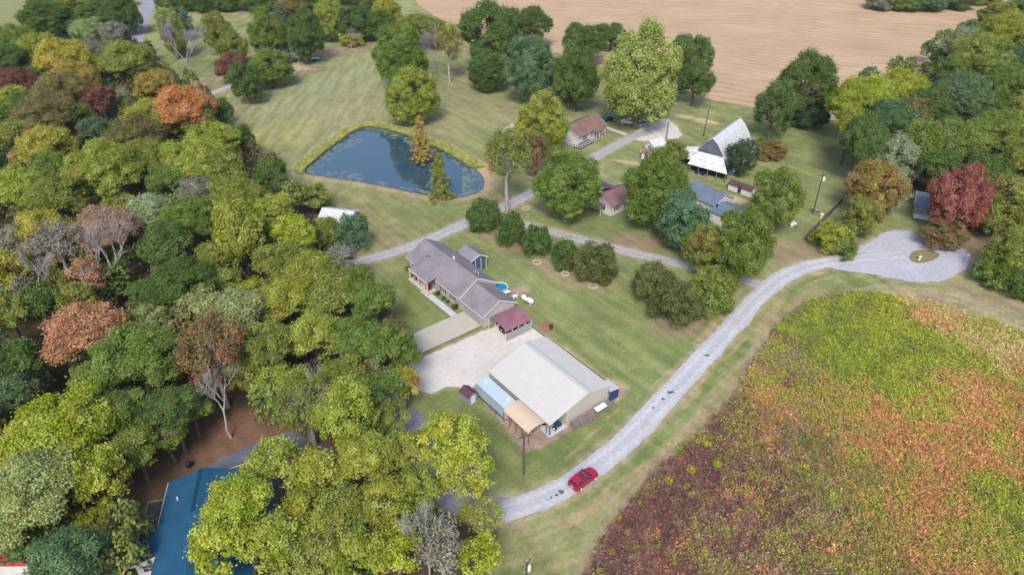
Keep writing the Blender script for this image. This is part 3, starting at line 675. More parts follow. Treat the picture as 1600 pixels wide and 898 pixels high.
# --- metal building
MO = (-3.66, 85.33)
def ML(x, y, z=0): return local(MO, -52, x, y, z)
b = thing('metal_building', 'large pale metal workshop building with low gable roof on the gravel lot', 'building', MO, -52)
r = MB(); gable_roof(r, 0, 14.95, 0, 11.85, 2.5, 3.6, 7.6, 4.65, ov=.08, t=.1, ovx=.05); ro = r.build('roof', 'metal_roof', b)
rc = MB()
for s in (-1, 1): rc.slab([(-.07, 7.6, 4.70), (15.02, 7.6, 4.70), (15.02, 7.6+s*.42, 4.60), (-.07, 7.6+s*.42, 4.60)][::s], .03)
rc.build('ridge_cap', mat('ridge_cap_metal', (186, 188, 190), noise=.05), ro)
w = MB()
w.poly((14.9, 3.3, 0), (14.9, 11.8, 0), (14.9, 11.8, 3.45), (14.9, 7.6, 4.5), (14.9, 3.3, 3.3)); w.poly((14.8, 3.3, 0), (14.8, 11.8, 0), (14.8, 11.8, 3.45), (14.8, 7.6, 4.5), (14.8, 3.3, 3.3))
w.poly((0, 3.3, 0), (0, 11.8, 0), (0, 11.8, 3.45), (0, 7.6, 4.5), (0, 3.3, 3.3)); w.box(0, 14.9, 11.75, 11.8, 0, 3.4); w.box(0, 14.78, 3.25, 3.32, 0, 3.3); w.box(0, 9.5, .02, .08, 0, 2.3)
w.build('wall', 'metal_wall', b)
tr = MB(); tr.box(14.91, 14.97, 3.2, 3.34, 0, 3.3); rake(tr, 15.0, 0, 11.85, 2.5, 3.6, 7.6, 4.65, ov=.08, w=.16); tr.box(0, 15.02, -.12, -.06, 2.28, 2.46); tr.build('trim', 'trim', b)
for x in (9.6, 12.3, 14.8): q = MB(); q.box(x-.07, x+.07, .0, .14, 0, 2.3); q.build('post', 'steel', b)
q = MB(); q.box(-.2, 15.1, -.2, 3.25, 0, .08); q.build('lean_to_floor', 'slab', b)
# lean-to with blue tarp on the far side
q = thing('lean_to_shelter', 'low grey lean-to with blue skirt at the back corner of the workshop', 'shelter', ML(12.6, 11.9), -52)
z = MB(); z.slab([(0, 0, 2.3), (2.6, 0, 2.3), (2.6, 2.1, 1.9), (0, 2.1, 1.9)], .06); z.build('roof', 'metal_roof', q)
z = MB(); z.box(2.5, 2.56, .05, 2.0, 0, 1.75); z.box(0, 2.5, 1.98, 2.03, .6, 1.75); z.build('skirt', 'blue', q)
for x in (.05, 2.4):
    z = MB(); z.box(x, x+.1, 1.9, 2.0, 0, 1.8); z.build('post', 'steel', q)
for i, (x, y, lb, nm, ct) in enumerate(((8.2, 12.5, 'black wheel leaning on the far wall of the workshop', 'wheel', 'wheel'),)):
    q = thing(nm, lb, ct, ML(x, y), -52)
    z = MB(); z.tube((0, -.12, .55), (0, .14, .55), .55, n=18); z.build('tyre', 'black', q)
    z = MB(); z.tube((0, .15, .55), (0, .17, .55), .26, n=12); z.build('hub', 'steel', q)
    z = MB(); z.box(-1.4, -.2, -.3, -.1, .3, .45); z.build('stand', 'black', q)
q = thing('water_trough', 'long black trough behind the workshop on the lawn edge', 'trough', ML(11.2, 13.0), -58)
z = MB(); z.box(-1.1, 1.1, -.35, .35, 0, .08); z.box(-1.1, 1.1, -.35, -.28, .08, .7); z.box(-1.1, 1.1, .28, .35, .08, .7); z.box(-1.1, -1.03, -.28, .28, .08, .7); z.box(1.03, 1.1, -.28, .28, .08, .7); z.build('tub', 'black', q)
z = MB(); z.box(-1.0, 1.0, -.27, .27, .5, .52); z.build('trough_fill', 'glass', q)
# firewood stack
rn = random.Random(5)
q = thing('firewood_stack', 'long stack of split firewood along the beige end wall of the workshop', 'firewood', ML(15.5, 3.6), -52)
z = MB()
for j in range(4):
    for k in range(52):
        y = .1+k*.155+rn.uniform(-.03, .03); x = rn.uniform(-.12, .12)
        if j == 3 and rn.random() < .35: continue
        z.tube((x-.05, y, .14+j*.26+rn.uniform(-.03, .03)), (x+.85+rn.uniform(-.1, .1), y+rn.uniform(-.05, .05), .14+j*.26), rn.uniform(.08, .15), n=5)
z.build('logs', 'log', q)
z = MB(); z.slab([(.0, 4.6, 1.25), (.9, 4.6, 1.2), (.95, 6.6, 1.3), (.0, 6.7, 1.32)], .04); z.build('cover_sheet', 'white', q)
for y in (-.05, 8.2): z = MB(); z.box(.1, .2, y, y+.08, 0, 1.3); z.box(.7, .8, y, y+.08, 0, 1.3); z.build('end_rack', 'steel', q)
# tractor in the open bay
q = thing('tractor', 'blue tractor parked in the open bay of the workshop', 'tractor', ML(13.1, 1.7, .08), -40)
z = MB(); z.box(-.2, 1.6, -.35, .35, .7, 1.25); z.box(-1.2, -.2, -.6, .6, .75, .95); z.slab([(1.6, -.33, 1.2), (1.75, -.3, 1.0), (1.75, .3, 1.0), (1.6, .33, 1.2)], .4); z.build('hood', 'blue', q)
z = MB(); z.box(-1.0, -.5, -.28, .28, .95, 1.1); z.box(-1.1, -1.0, -.28, .28, .95, 1.5); z.build('seat', 'black', q)
z = MB(); z.tube((-.2, 0, 1.2), (-.45, 0, 1.45), .03); z.tube((-.45, 0, 1.43), (-.46, 0, 1.47), .2, n=12); z.build('steering_wheel', 'black', q)
for x, r_, y0_ in ((-.8, .6, .62), (1.25, .38, .45)):
    for s in (-1, 1):
        z = MB(); z.tube((x, s*y0_, r_), (x, s*(y0_+.3), r_), r_, n=18); wo_ = z.build('wheel', 'black', q)
        z = MB(); z.tube((x, s*(y0_+.3), r_), (x, s*(y0_+.33), r_), r_*.5, n=12); z.build('rim', 'white', wo_)
for s in (-1, 1): z = MB(); z.slab([(-1.35, s*.6, 1.2), (-.25, s*.6, 1.25), (-.25, s*.93, 1.25), (-1.35, s*.93, 1.2)][::s], .06); z.build('fender', 'blue', q)
# tan carport beside the workshop
TO = g(786, 641, 2.3)
t_ = carport('carport', 'tan arched metal carport between the white trailer and the workshop', local(TO, -52, 0, 0), -52, 0.1, 0.1, 2.3, 3.1, 'tan_metal', 'steel', 2)
for ch in list(t_.children): bpy.data.objects.remove(ch)
r = MB(); n = 10; pr = [(3.5*i/n, 2.3+.62*(math.sin(pi*i/n)**.6)) for i in range(n+1)]
for (ya, za), (yb, zb) in zip(pr, pr[1:]): r.slab([(0, ya, za), (6.0, ya, za), (6.0, yb, zb), (0, yb, zb)], .06)
r.build('roof', 'tan_metal', t_)
for y in (.06, 3.44):
    for k in range(5): q = MB(); x = .08+5.84*k/4; q.box(x-.045, x+.045, y-.045, y+.045, 0, 2.26); q.build('post', 'steel', t_)
for x in (.08, 5.92):
    q = MB()
    for (ya, za), (yb, zb) in zip(pr, pr[1:]): q.tube((x, ya, za-.1), (x, yb, zb-.1), .035, n=4)
    q.build('arch_frame', 'steel', t_)
# enclosed trailer
XO = g(744, 598, 2.7)
q = thing('cargo_trailer', 'white enclosed cargo trailer parked between the small shed and the workshop', 'trailer', XO, -52)
z = MB(); z.box(0, 7.2, 0, 2.35, .45, 2.62); z.poly((0, 0, .45), (0, 0, 2.62), (-.45, 1.17, 2.62), (-.45, 1.17, .45)); z.poly((0, 2.35, .45), (-.45, 1.17, .45), (-.45, 1.17, 2.62), (0, 2.35, 2.62)); z.build('body', 'trailer', q)
z = MB(); z.slab([(7.22, -.02, 2.72), (7.22, 2.37, 2.72), (0, 2.37, 2.72), (-.48, 1.17, 2.72), (0, -.02, 2.72)], .1); ro = z.build('roof', 'trailer_roof', q)
for x, y in ((.9, 1.2), (6.0, 1.6)): z = MB(); z.box(x-.2, x+.2, y-.2, y+.2, 2.72, 2.86); z.build('roof_vent', 'white', ro)
z = MB(); z.box(-.02, 7.22, -.03, -.002, .4, .62); z.build('skirt_trim', 'shutter', q)
for x in (3.9, 4.8):
    for y0_, s in ((-.03, -1), (2.38, 1)):
        z = MB(); z.tube((x, y0_-s*.2, .36), (x, y0_+s*.03, .36), .36, n=16); wo_ = z.build('wheel', 'black', q)
        z = MB(); z.tube((x, y0_+s*.03, .36), (x, y0_+s*.05, .36), .19, n=12); z.build('rim', 'white', wo_)
z = MB(); z.box(3.4, 5.3, -.34, -.03, .74, .79); z.build('fender', 'steel', q)
z = MB(); z.tube((0, .6, .42), (-1.5, 1.17, .42), .06); z.tube((0, 1.75, .42), (-1.5, 1.17, .42), .06); z.tube((-1.3, 1.17, 0), (-1.3, 1.17, .9), .05); z.build('tow_hitch', 'black', q)
# small shed
q = thing('garden_shed', 'tiny blue-grey shed with maroon roof at the front end of the cargo trailer', 'shed', g(719, 622), -48)
z = MB(); walls(z, 0, 2.2, 0, 1.7, 1.6, 1.6, .85, 2.2, t=.06); z.build('wall', 'shed_blue', q)
z = MB(); gable_roof(z, 0, 2.2, 0, 1.7, 1.62, 1.62, .85, 2.24, ov=.15, t=.06, ovx=.1); z.build('roof', 'shed_roof', q)
z = MB(); z.box(2.2, 2.23, .45, 1.25, .05, 1.55); z.build('door', 'white', q)
q = thing('heat_pump', 'dark pump unit by the near corner of the blue-grey shed', 'pump', g(726, 608), -48)

for ch in (q,): 
    z = MB(); z.box(-.3, .3, -.25, .25, .0, .7); z.build('casing', 'shed_blue', q)
    z = MB(); z.tube((0, 0, .7), (0, 0, .74), .2, n=12); z.build('fan_grille', 'black', q)

# --- generic small houses
def house(name, label, cat, O, rot, Lx, Wy, ze, zr, roofm, wallm, yr=None, wins=(), doors=(), ov=.35, trimm='white', extra=None):
    q = thing(name, label, cat, O, rot); yr = Wy/2 if yr is None else yr
    z = MB(); walls(z, 0, Lx, 0, Wy, ze, ze, yr, zr); z.build('wall', wallm, q)
    z = MB(); gable_roof(z, 0, Lx, 0, Wy, ze, ze, yr, zr+.05, ov=ov); z.build('roof', roofm, q)
    z = MB(); rake(z, Lx+.31, 0, Wy, ze, ze, yr, zr+.05, ov=ov, w=.18); rake(z, -.31, 0, Wy, ze, ze, yr, zr+.05, ov=ov, w=.18, sgn=-1); z.build('trim', trimm, q)
    for f, c, zz, ww, hh, sh_ in wins:
        if f == '-y': window(q, c, 0, zz, ww, hh, '-y', sh_)
        elif f == '+x': window(q, Lx, c, zz, ww, hh, '+x', sh_)
        elif f == '-x': window(q, 0, c, zz, ww, hh, '-x', sh_)
    for f, c in doors:
        z = MB()
        if f == '-y': z.box(c-.45, c+.45, -.05, -.004, .1, 2.1)
        elif f == '+x': z.box(Lx+.004, Lx+.05, c-.45, c+.45, .1, 2.1)
        z.build('door', 'shutter', q)
    return q
# wine-roofed white house in the middle
WO = g(955, 322, 2.6)
q = house('white_house', 'white house with wine red shingle roof behind the round green lawn tree', 'house', WO, 40, 9.3, 6.6, 2.6, 4.2, 'shingle_pink', 'siding_white',
          wins=(('-y', 2.0, .9, .9, 1.3, True), ('-y', 5.4, .9, .9, 1.3, True), ('-x', 2.2, .9, .9, 1.2, False)), doors=(('-y', 7.4),))
z = MB(); z.slab([(3.2, 5.2, 4.15), (3.2, 14, 4.15), (-1.2, 14, 2.75), (-1.2, 5.2, 2.75)][::-1], .12); z.slab([(3.2, 5.2, 4.15), (3.2, 14, 4.15), (7.8, 14, 2.75), (7.8, 5.2, 2.75)], .12); z.build('wing_roof', 'shingle_purple', q)
z = MB(); z.box(-.8, 7.4, 6.4, 13.7, 0, 2.7); z.build('wing_wall', 'siding_white', q)
z = MB(); z.slab([(-2.0, 1.3, 2.15), (-.32, 1.3, 2.5), (-.32, 5.3, 2.5), (-2.0, 5.3, 2.15)], .1); z.build('porch_roof', 'shingle_pink', q)
for y in (1.4, 5.2): z = MB(); z.box(-1.95, -1.85, y-.05, y+.05, 0, 2.06); z.build('porch_post', 'white', q)
# slate-roofed house behind the trees
SO = g(1134, 303, 4.6)
a = radians(-52); SOx = SO[0]-9*cos(a)+3.4*sin(a); SOy = SO[1]-9*sin(a)-3.4*cos(a)
q = house('white_house', 'white house with slate blue roof between the two big green trees', 'house', (SOx, SOy), -52, 9, 6.8, 2.8, 4.5, 'shingle_slate', 'siding_white', wins=(('+x', 4.8, 1.0, .8, 1.1, False),))
z = MB(); z.slab([(9.33, -2.6, 2.6), (14.2, -2.6, 2.6), (14.2, 1.6, 3.3), (9.33, 1.6, 3.3)], .12); z.slab([(9.33, 1.61, 3.3), (14.2, 1.61, 3.3), (14.2, 4.2, 2.7), (9.33, 4.2, 2.7)], .12); rr = z.build('annex_roof', 'shingle_slate', q)
z = MB(); z.box(9.3, 13.9, -2.3, 3.9, 0, 2.55); z.build('annex_wall', 'siding_white', q)
z = MB(); z.tube((9.9, -.4, 2.9), (9.9, -.4, 3.5), .22, n=8); z.build('flue', 'black', rr)
# brown-roofed farmhouse top centre
BO = g(905, 214, 2.6)
q = house('farmhouse', 'brown-roofed farmhouse with white railed deck under the yellow-green tree', 'house', BO, 50, 13, 8.2, 2.6, 4.6, 'shingle_brown', 'siding_white',
          wins=(('-y', 3, .9, 1.0, 1.2, True), ('-y', 6, .9, 1.0, 1.2, False), ('-y', 11, .9, 1.0, 1.2, False)), doors=(('-y', 8.5),))
for x in (6.6, 8, 9.4, 10.8): z = MB(); z.box(x-.07, x+.07, -1.4, -1.26, 0, 2.35); z.build('porch_post', 'white', q)
z = MB(); z.slab([(6.2, -1.6, 2.4), (11.2, -1.6, 2.4), (11.2, -.36, 2.6), (6.2, -.36, 2.6)], .08); z.build('porch_roof', 'shingle_brown', q)
z = MB(); z.box(-2.6, 4.5, -2.2, -.05, .5, .62); dk = z.build('deck', 'deck', q)
z = MB()
for x0_, y0_, x1_, y1_ in ((-2.6, -2.2, 4.5, -2.2), (-2.6, -2.2, -2.6, 3)):
    z.tube((x0_, y0_, 1.5), (x1_, y1_, 1.5), .07, n=4); z.tube((x0_, y0_, .85), (x1_, y1_, .85), .05, n=4)
    for k in range(8): f = k/7; z.tube((x0_+(x1_-x0_)*f, y0_+(y1_-y0_)*f, 0), (x0_+(x1_-x0_)*f, y0_+(y1_-y0_)*f, 1.5), .05, n=4)
z.build('railing', 'white', dk)
slab_thing('garden_path', gp([(935, 197), (940, 195), (981, 209), (977, 212)]), .04, M['concrete'])
slab_thing('bank_slab', gp([(779, 206), (800, 193), (806, 196), (788, 208)]), .06, M['stone'])
# small outbuildings
house('tool_shed', 'white shed with low maroon roof right of the barn', 'shed', g(1137, 296), -45, 6.0, 2.6, 1.7, 2.3, 'shed_roof', 'siding_white', ov=.2, doors=(('-y', 3),))
house('tool_shed', 'little white shed with rusty brown roof beside the farm drive', 'shed', g(1002, 248), -20, 4.2, 2.6, 1.8, 2.5, 'shingle_brown', 'siding_white', ov=.2, doors=(('-y', 1.2),))
house('chicken_coop', 'small white shed with bright tin roof and dark gable in front of the farm yard', 'shed', g(1022, 241), 38, 4.4, 3.6, 1.9, 3.2, 'barn_roof', 'siding_white', ov=.3, wins=(('-x', 1.8, 1.0, 1.0, .8, False),))
q = house('cottage', 'grey-roofed white cottage with maroon shutters behind the red maple', 'house', g(1425, 336), -26, 13, 7.5, 2.7, 4.3, 'shingle_slate', 'siding_grey', wins=(('-y', 4.6, .9, .9, 1.3, False),), ov=.3)
for x in (3.3, 5.5): z = MB(); z.box(x, x+.45, -.06, -.01, .8, 2.3); z.build('shutter', mat('maroon_shutter', (120, 30, 52)), q)
z = MB(); z.box(.2, 10, -2.0, -.05, .3, .42); dk = z.build('deck', 'white', q)
z = MB()
for k in range(12): x = .25+k*.88; z.tube((x, -1.95, .42), (x, -1.95, 1.3), .035, n=4)
z.tube((.25, -1.95, 1.3), (9.95, -1.95, 1.3), .05, n=4); z.build('railing', 'white', dk)
house('white_garage', 'white metal-roofed shed showing through the treetops left of the paved drive', 'shed', g(500, 362), -14, 7.0, 6.2, 2.9, 4.3, 'barn_roof', 'siding_white', ov=.2, doors=(('-y', 3),))
house('forest_cabin', 'white-roofed cabin glimpsed among yellow trees in the upper left woods', 'cabin', g(152, 146), 30, 9, 5, 2.6, 3.8, 'barn_roof', 'siding_white')
house('forest_cabin', 'small pale-roofed cabin beside the country road woods', 'cabin', g(206, 118), -15, 7, 5, 2.6, 3.6, 'barn_roof', 'siding_white')
house('white_house', 'white house hidden by dark green trees above the big mown lawn', 'house', g(440, 88), 25, 8, 6, 2.8, 4.4, 'shingle_slate', 'siding_white', wins=(('-y', 3, 1, 1, 1.2, False),))
house('red_house', 'house with red tin roof hidden at the lower left corner', 'house', g(-45, 900), 0, 7.5, 7.5, 2.9, 4.6, 'redroof', 'siding_white', ov=.4)
house('red_barn_shed', 'red-roofed outbuilding glimpsed below the grey-green oak lower left', 'shed', g(38, 858), 65, 6.5, 4.2, 2.5, 3.3, 'redroof', 'siding_white', ov=.25)

# --- barn
BN = g(1078, 256, 2.5)
b = thing('barn', 'old barn with curved white tin roof and weathered grey gable', 'barn', BN, -37)
prof = [(10.0, 1.3), (8.7, 2.1), (7.5, 3.2), (6.5, 4.5), (5.6, 5.9), (4.5, 7.3), (3.1, 8.5), (1.6, 7.3), (.5, 5.9), (-.4, 4.5), (-1.3, 3.3), (-2.3, 2.6)]
r = MB()
for (xa, za), (xb, zb) in zip(prof, prof[1:]): r.slab([(xb, 4.7, zb), (xa, 4.7, za), (xa, 22.6, za), (xb, 22.6, zb)], .1)
r.build('roof', 'barn_roof', b)
w = MB()
ins = [(x*.985+.04, z-.14) for x, z in prof]
for y in (5.0, 22.3): w.poly(*[(x, y, z) for x, z in ins], (ins[-1][0], y, 0), (ins[0][0], y, 0))
w.poly((ins[0][0], 5, 0), (ins[0][0], 22.3, 0), (ins[0][0], 22.3, 1.1), (ins[0][0], 5, 1.1)); w.poly((ins[-1][0], 5, 0), (ins[-1][0], 22.3, 0), (ins[-1][0], 22.3, 2.4), (ins[-1][0], 5, 2.4))
w.build('wall', 'barn_wood', b)
r = MB(); r.slab([(-.6, 0, 2.4), (9.9, 0, 2.4), (6.6, 4.65, 4.3), (-.6, 4.65, 4.3)], .1)
r.slab([(-5.2, 2.6, 2.5), (-.75, 2.6, 2.5), (-1.5, 8.6, 3.9), (-5.2, 8.6, 3.0)], .1); r.build('lean_to_roof', 'barn_roof_old', b)
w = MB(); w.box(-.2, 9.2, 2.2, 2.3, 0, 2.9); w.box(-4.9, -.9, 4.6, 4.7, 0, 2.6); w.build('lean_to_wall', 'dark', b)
for x in (0, 2.4, 4.8, 7.2, 9.5): z = MB(); z.box(x-.09, x+.09, .15, .33, 0, 2.35); z.build('post', 'wood', b)
z = MB(); z.box(7.45, 8.2, 21, 22.3, 0, .0001+3.4); z.build('hay_door', 'rust', b)
q = thing('hay_wagon', 'small dark hay wagon under the barn lean-to', 'wagon', local(BN, -37, 2.6, 1.2), -37)
z = MB(); z.box(-1.3, 1.3, -.5, .5, .5, .6); z.box(-1.3, -1.2, -.5, .5, .6, 1.1); z.box(1.2, 1.3, -.5, .5, .6, 1.1); z.build('bed', 'blue', q)
for x in (-.9, .9):
    for y in (-.6, .6): z = MB(); z.tube((x, y-.06, .35), (x, y+.06, .35), .35, n=12); z.build('wheel', 'black', q)

# --- blue-roofed house lower left
BH = g(213, 880, 3)
b = thing('blue_roof_house', 'house with bright blue shingle roof in the lower left woods', 'house', BH, -78)
r = MB()
r.slab([(-12.1, 1.4, 2.9), (-4.6, 1.4, 2.9), (-4.6, 6.3, 4.7), (-12.1, 6.3, 4.7)], .14)
r.slab([(-12.1, 6.31, 4.7), (-4.6, 6.31, 4.7), (-4.6, 12, 2.9), (-12.1, 12, 2.9)], .14)
r.slab([(-4.59, -.6, 2.86), (.2, -.6, 2.86), (.2, 2.3, 3.86), (-4.59, 2.3, 3.86)], .14)
r.slab([(-4.59, 2.3, 3.86), (9, 2.3, 3.86), (9, 6.8, 5.4), (-4.59, 6.8, 5.4)], .14)
r.slab([(-4.59, 6.81, 5.4), (9, 6.81, 5.4), (9, 13.4, 2.9), (-4.59, 13.4, 2.9)], .14)
ro = r.build('roof', 'shingle_blue', b)
z = MB(); z.tube((-8.2, 3.4, 3.5), (-8.2, 3.4, 4.1), .12, n=8); z.build('vent_pipe', 'white', ro)
z = MB()
for k in range(24): z.box(-12+k*.31, -11.8+k*.31, 5.6, 6.1, 4.5, 4.68)
z.build('ridge_vent', mat('blue_ridge', (12, 62, 96)), ro)
w = MB(); w.box(-11.8, -4.6, 1.75, 11.7, 0, 2.7); w.box(-4.58, 0, -.3, 2.5, 0, 2.7); w.box(-4.57, 8.7, 2.51, 13.1, 0, 2.7)
for x, y0_, y1_, yr_, zr_ in ((-11.8, 1.75, 11.7, 6.3, 4.4), (8.7, 2.5, 13.1, 6.8, 5.1), (-4.5, -.3, 13.1, 6.8, 5.1)): w.poly((x, y0_, 2.7), (x, y1_, 2.7), (x, yr_, zr_))
w.build('wall', 'siding_white', b)
z = MB(); z.box(-12.15, -4.6, 1.3, 1.37, 2.7, 2.88); z.box(-4.66, -4.6, -.6, 1.3, 2.68, 2.84); z.box(-4.6, .2, -.68, -.61, 2.66, 2.84); z.build('gutter', 'trim', b)
# window wall below the stepped roof edge
z = MB(); z.box(.2, .27, -.75, 2.4, 2.66, 2.9); z.poly((.28, -.75, 2.9), (.28, 2.4, 2.9), (.28, 2.4, 4.0), (.28, -.75, 2.92)); z.build('fascia', 'white', b)
window(b, 0, 1.1, 1.3, 1.3, 1.1, '+x', False)
z = MB(); z.box(-10.6, -4.7, -1.2, 1.7, .5, .6); dk = z.build('deck', 'deck', b)
z = MB()
for (x0_, y0_), (x1_, y1_) in (((-10.6, 1.7), (-10.6, -1.2)), ((-10.6, -1.2), (-4.8, -1.2))):
    n_ = int(math.dist((x0_, y0_), (x1_, y1_))/.25)
    for k in range(n_+1): f = k/n_; z.tube((x0_+(x1_-x0_)*f, y0_+(y1_-y0_)*f, .6), (x0_+(x1_-x0_)*f, y0_+(y1_-y0_)*f, 1.5), .02, n=4)
    z.tube((x0_, y0_, 1.5), (x1_, y1_, 1.5), .09, n=4)
z.build('railing', 'siding_grey', dk)
structure(sheet('forecourt', gp([(318, 732), (345, 715), (400, 692), (450, 672), (520, 700), (540, 800), (520, 860), (440, 860), (400, 745), (365, 737)]), .024, gravel('dark_asphalt', (96, 98, 118), (112, 114, 132), (130, 130, 144)), .2))
for i, (p, lb) in enumerate((((362, 733), 'white railing at the upper edge of the blue-roofed house'), ((398, 714), 'white railing further up the paved forecourt by the bright tree'))):
    q = thing('white_railing', lb, 'railing', g(p[0]+10, p[1]+4), 28, 'white railings beside the blue-roofed house')
    z = MB(); z.tube((-1.6, 0, 1.1), (1.6, 0, 1.1), .07, n=4); z.tube((-1.6, 0, .3), (1.6, 0, .3), .05, n=4); z.build('rail', 'white', q)
    for k in range(9): z = MB(); z.box(-1.6+k*.4-.03, -1.6+k*.4+.03, -.03, .03, 0, 1.1 if k % 4 else 1.35); z.build('baluster', 'white', q)
q = thing('grill', 'black covered grill on the leaf-strewn ground above the blue roof', 'grill', g(296, 730), 20)
z = MB(); z.lathe([(.05, 0), (.35, .3), (.42, .7), (.4, 1.0), (.2, 1.2), (0, 1.25)], 12); z.build('cover', 'black', q)

# ------------------------------------------------------------------ vehicles
def suv(name, label, O, rot, paint, group=None, pickup=False, z=0.0):
    q = thing(name, label, 'car' if not pickup else 'pickup truck', (O[0], O[1], z), rot, group)
    Lb, Wb = 2.28, .92
    # body loft along x: (x, halfwidth, zbottom, zshoulder, crown)
    sec = [(-2.28, .70, .42, .80), (-2.2, .84, .34, .98), (-1.9, .91, .28, 1.04), (-1.0, .93, .26, 1.06), (0, .93, .25, 1.05), (.9, .93, .26, 1.03), (1.3, .92, .27, 1.02), (1.85, .88, .28, .93), (2.15, .78, .32, .82), (2.28, .62, .4, .68)]
    mb = MB(); ring = []
    for x, hw, zb, zs in sec:
        ring.append([(x, -hw*.9, zb), (x, -hw, zb+.12), (x, -hw, zs-.22), (x, -hw*.93, zs-.04), (x, -hw*.6, zs+.02), (x, 0, zs+.04), (x, hw*.6, zs+.02), (x, hw*.93, zs-.04), (x, hw, zs-.22), (x, hw, zb+.12), (x, hw*.9, zb)])
    for a, b_ in zip(ring, ring[1:]):
        for i in range(11): mb.poly(a[i], a[(i+1) % 11], b_[(i+1) % 11], b_[i])
    mb.poly(*ring[0]); mb.poly(*reversed(ring[-1])); body = mb.build('body', paint, q, True)
    # greenhouse
    gz = 1.66; xa, xb = ((-2.08, 1.12) if not pickup else (-.6, .95))
    lo = [(xa, .80), (xb, .82)]; top = [((xa+.42) if not pickup else xa+.12, .64), (xb-1.0, .66)]
    gl = MB(); z0_ = 1.0
    B0 = [(xa, -.82, z0_), (xb, -.84, z0_), (xb, .84, z0_), (xa, .82, z0_)]; T0 = [(top[0][0], -.64, gz-.08), (top[1][0], -.66, gz-.08), (top[1][0], .66, gz-.08), (top[0][0], .64, gz-.08)]
    for i in range(4): gl.poly(B0[i], B0[(i+1) % 4], T0[(i+1) % 4], T0[i])
    gl.build('windows', 'glass', q)
    rf = MB(); rf.slab([(top[0][0]-.22, -.6, gz-.05), (top[0][0], -.66, gz), (top[1][0], -.66, gz), (top[1][0]+.08, -.55, gz-.04), (top[1][0]+.08, .55, gz-.04), (top[1][0], .66, gz), (top[0][0], .66, gz), (top[0][0]-.22, .6, gz-.05)], .09); rf.build('roof', paint, q)
    pl_ = MB()
    for s in (-1, 1):
        for xl, xt in ((xa, top[0][0]), ((xa+xb)/2-.1, (top[0][0]+top[1][0])/2), (xb, top[1][0])):
            pl_.tube((xl, s*.84, z0_), (xt, s*.665, gz-.06), .045, n=4)
    pl_.build('pillars', paint, q)
    if not pickup:
        sr_ = MB(); sr_.box(-.75, -.2, -.4, .4, gz+.004, gz+.016); sr_.build('sunroof', 'glass', q)
        for s in (-1, 1): rr = MB(); rr.tube((-1.3, s*.58, gz+.05), (.0, s*.58, gz+.05), .025, n=4); rr.build('roof_rail', 'black', q)
        sp = MB(); sp.slab([(-1.98, -.55, gz-.07), (-1.86, -.6, gz-.05), (-1.86, .6, gz-.05), (-1.98, .55, gz-.07)], .04); sp.build('spoiler', paint, q)
    else:
        bd = MB(); bd.box(-2.15, -.75, -.75, .75, 1.09, 1.11); bd.build('bed', 'dark', q)
        for s in (-1, 1): bd = MB(); bd.box(-2.2, -.7, s*.84-.06, s*.84+.06, 1.0, 1.25); bd.build('bed_side', paint, q)
    for x in (-1.38, 1.38):
        for s in (-1, 1):
            z_ = MB(); z_.tube((x, s*.74, .35), (x, s*.95, .35), .35, n=20); wo_ = z_.build('wheel', 'black', q)
            z_ = MB(); z_.tube((x, s*.95, .35), (x, s*.965, .35), .24, n=14); z_.build('rim', 'white', wo_)
    for s in (-1, 1):
        z_ = MB(); z_.box(2.03, 2.2, s*.62-.14, s*.62+.14, .7, .82); z_.build('headlight', 'white', q)
        z_ = MB(); z_.box(-2.27, -2.12, s*.72-.09, s*.72+.09, .78, 1.02); z_.build('tail_light', 'red', q)
        z_ = MB(); z_.box(.55, .75, s*1.0-.09, s*1.0+.09, 1.05, 1.2); z_.build('mirror', paint, q)
    z_ = MB(); z_.box(-2.3, -2.26, -.26, .26, .72, .86); z_.build('licence_plate', 'white', q)
    z_ = MB(); z_.box(2.2, 2.3, -.5, .5, .48, .62); z_.build('grille', 'black', q)
    return q
crp = mat('crimson_car_paint', (182, 16, 66), noise=.02, rough=.35, spec=.5)
P1, P2 = g(909.5, 757, .3), g(930, 742, .3); ang = math.degrees(math.atan2(P2[1]-P1[1], P2[0]-P1[0]))
cc_ = g(912, 746, .8)
suv('parked_car', 'crimson red compact car driving on the gravel lane', cc_, ang, crp)
suv('pickup_truck', 'white pickup truck parked under the yellow-green tree by the farmhouse', g(982, 191, .5), 160, M['white'], pickup=True)
suv('parked_car', 'dark blue car parked at the end of the brown-roofed farmhouse', g(950, 186, .5), 50, mat('navy_paint', (28, 48, 92), noise=.02, rough=.3))
suv('parked_car', 'dark car half hidden under the trees at the top of the big lawn', g(460, 95, .5), 15, mat('black_paint', (24, 26, 36), noise=.02, rough=.3))
suv('parked_car', 'dark car tucked into the wine red carport', L(28.6, 4.2), 38, mat('charcoal_paint', (36, 40, 48), noise=.02, rough=.3))
q = thing('flat_trailer', 'small white-topped trailer beside the tree at the top of the big lawn', 'trailer', g(492, 95), 15)
z = MB(); z.box(-1.8, 1.8, -.8, .8, .75, .95); z.build('bed', 'white', q)
z = MB(); z.box(-1.5, 1.5, -.6, .6, .45, .74); z.build('frame', 'black', q)
for y in (-.85, .85): z = MB(); z.tube((0, y-.1, .35), (0, y+.1, .35), .35, n=12); z.build('wheel', 'black', q)
q = thing('grey_compact_car', 'silver vehicle partly hidden by the yellow-green tree beside the farm yard', 'car', g(1005, 195), 20)
bpy.data.objects.remove(q)
suv('parked_car', 'silver vehicle partly hidden by the yellow-green tree beside the farm yard', g(1004, 194, .5), 25, mat('silver_paint', (170, 182, 186), noise=.02, rough=.3))

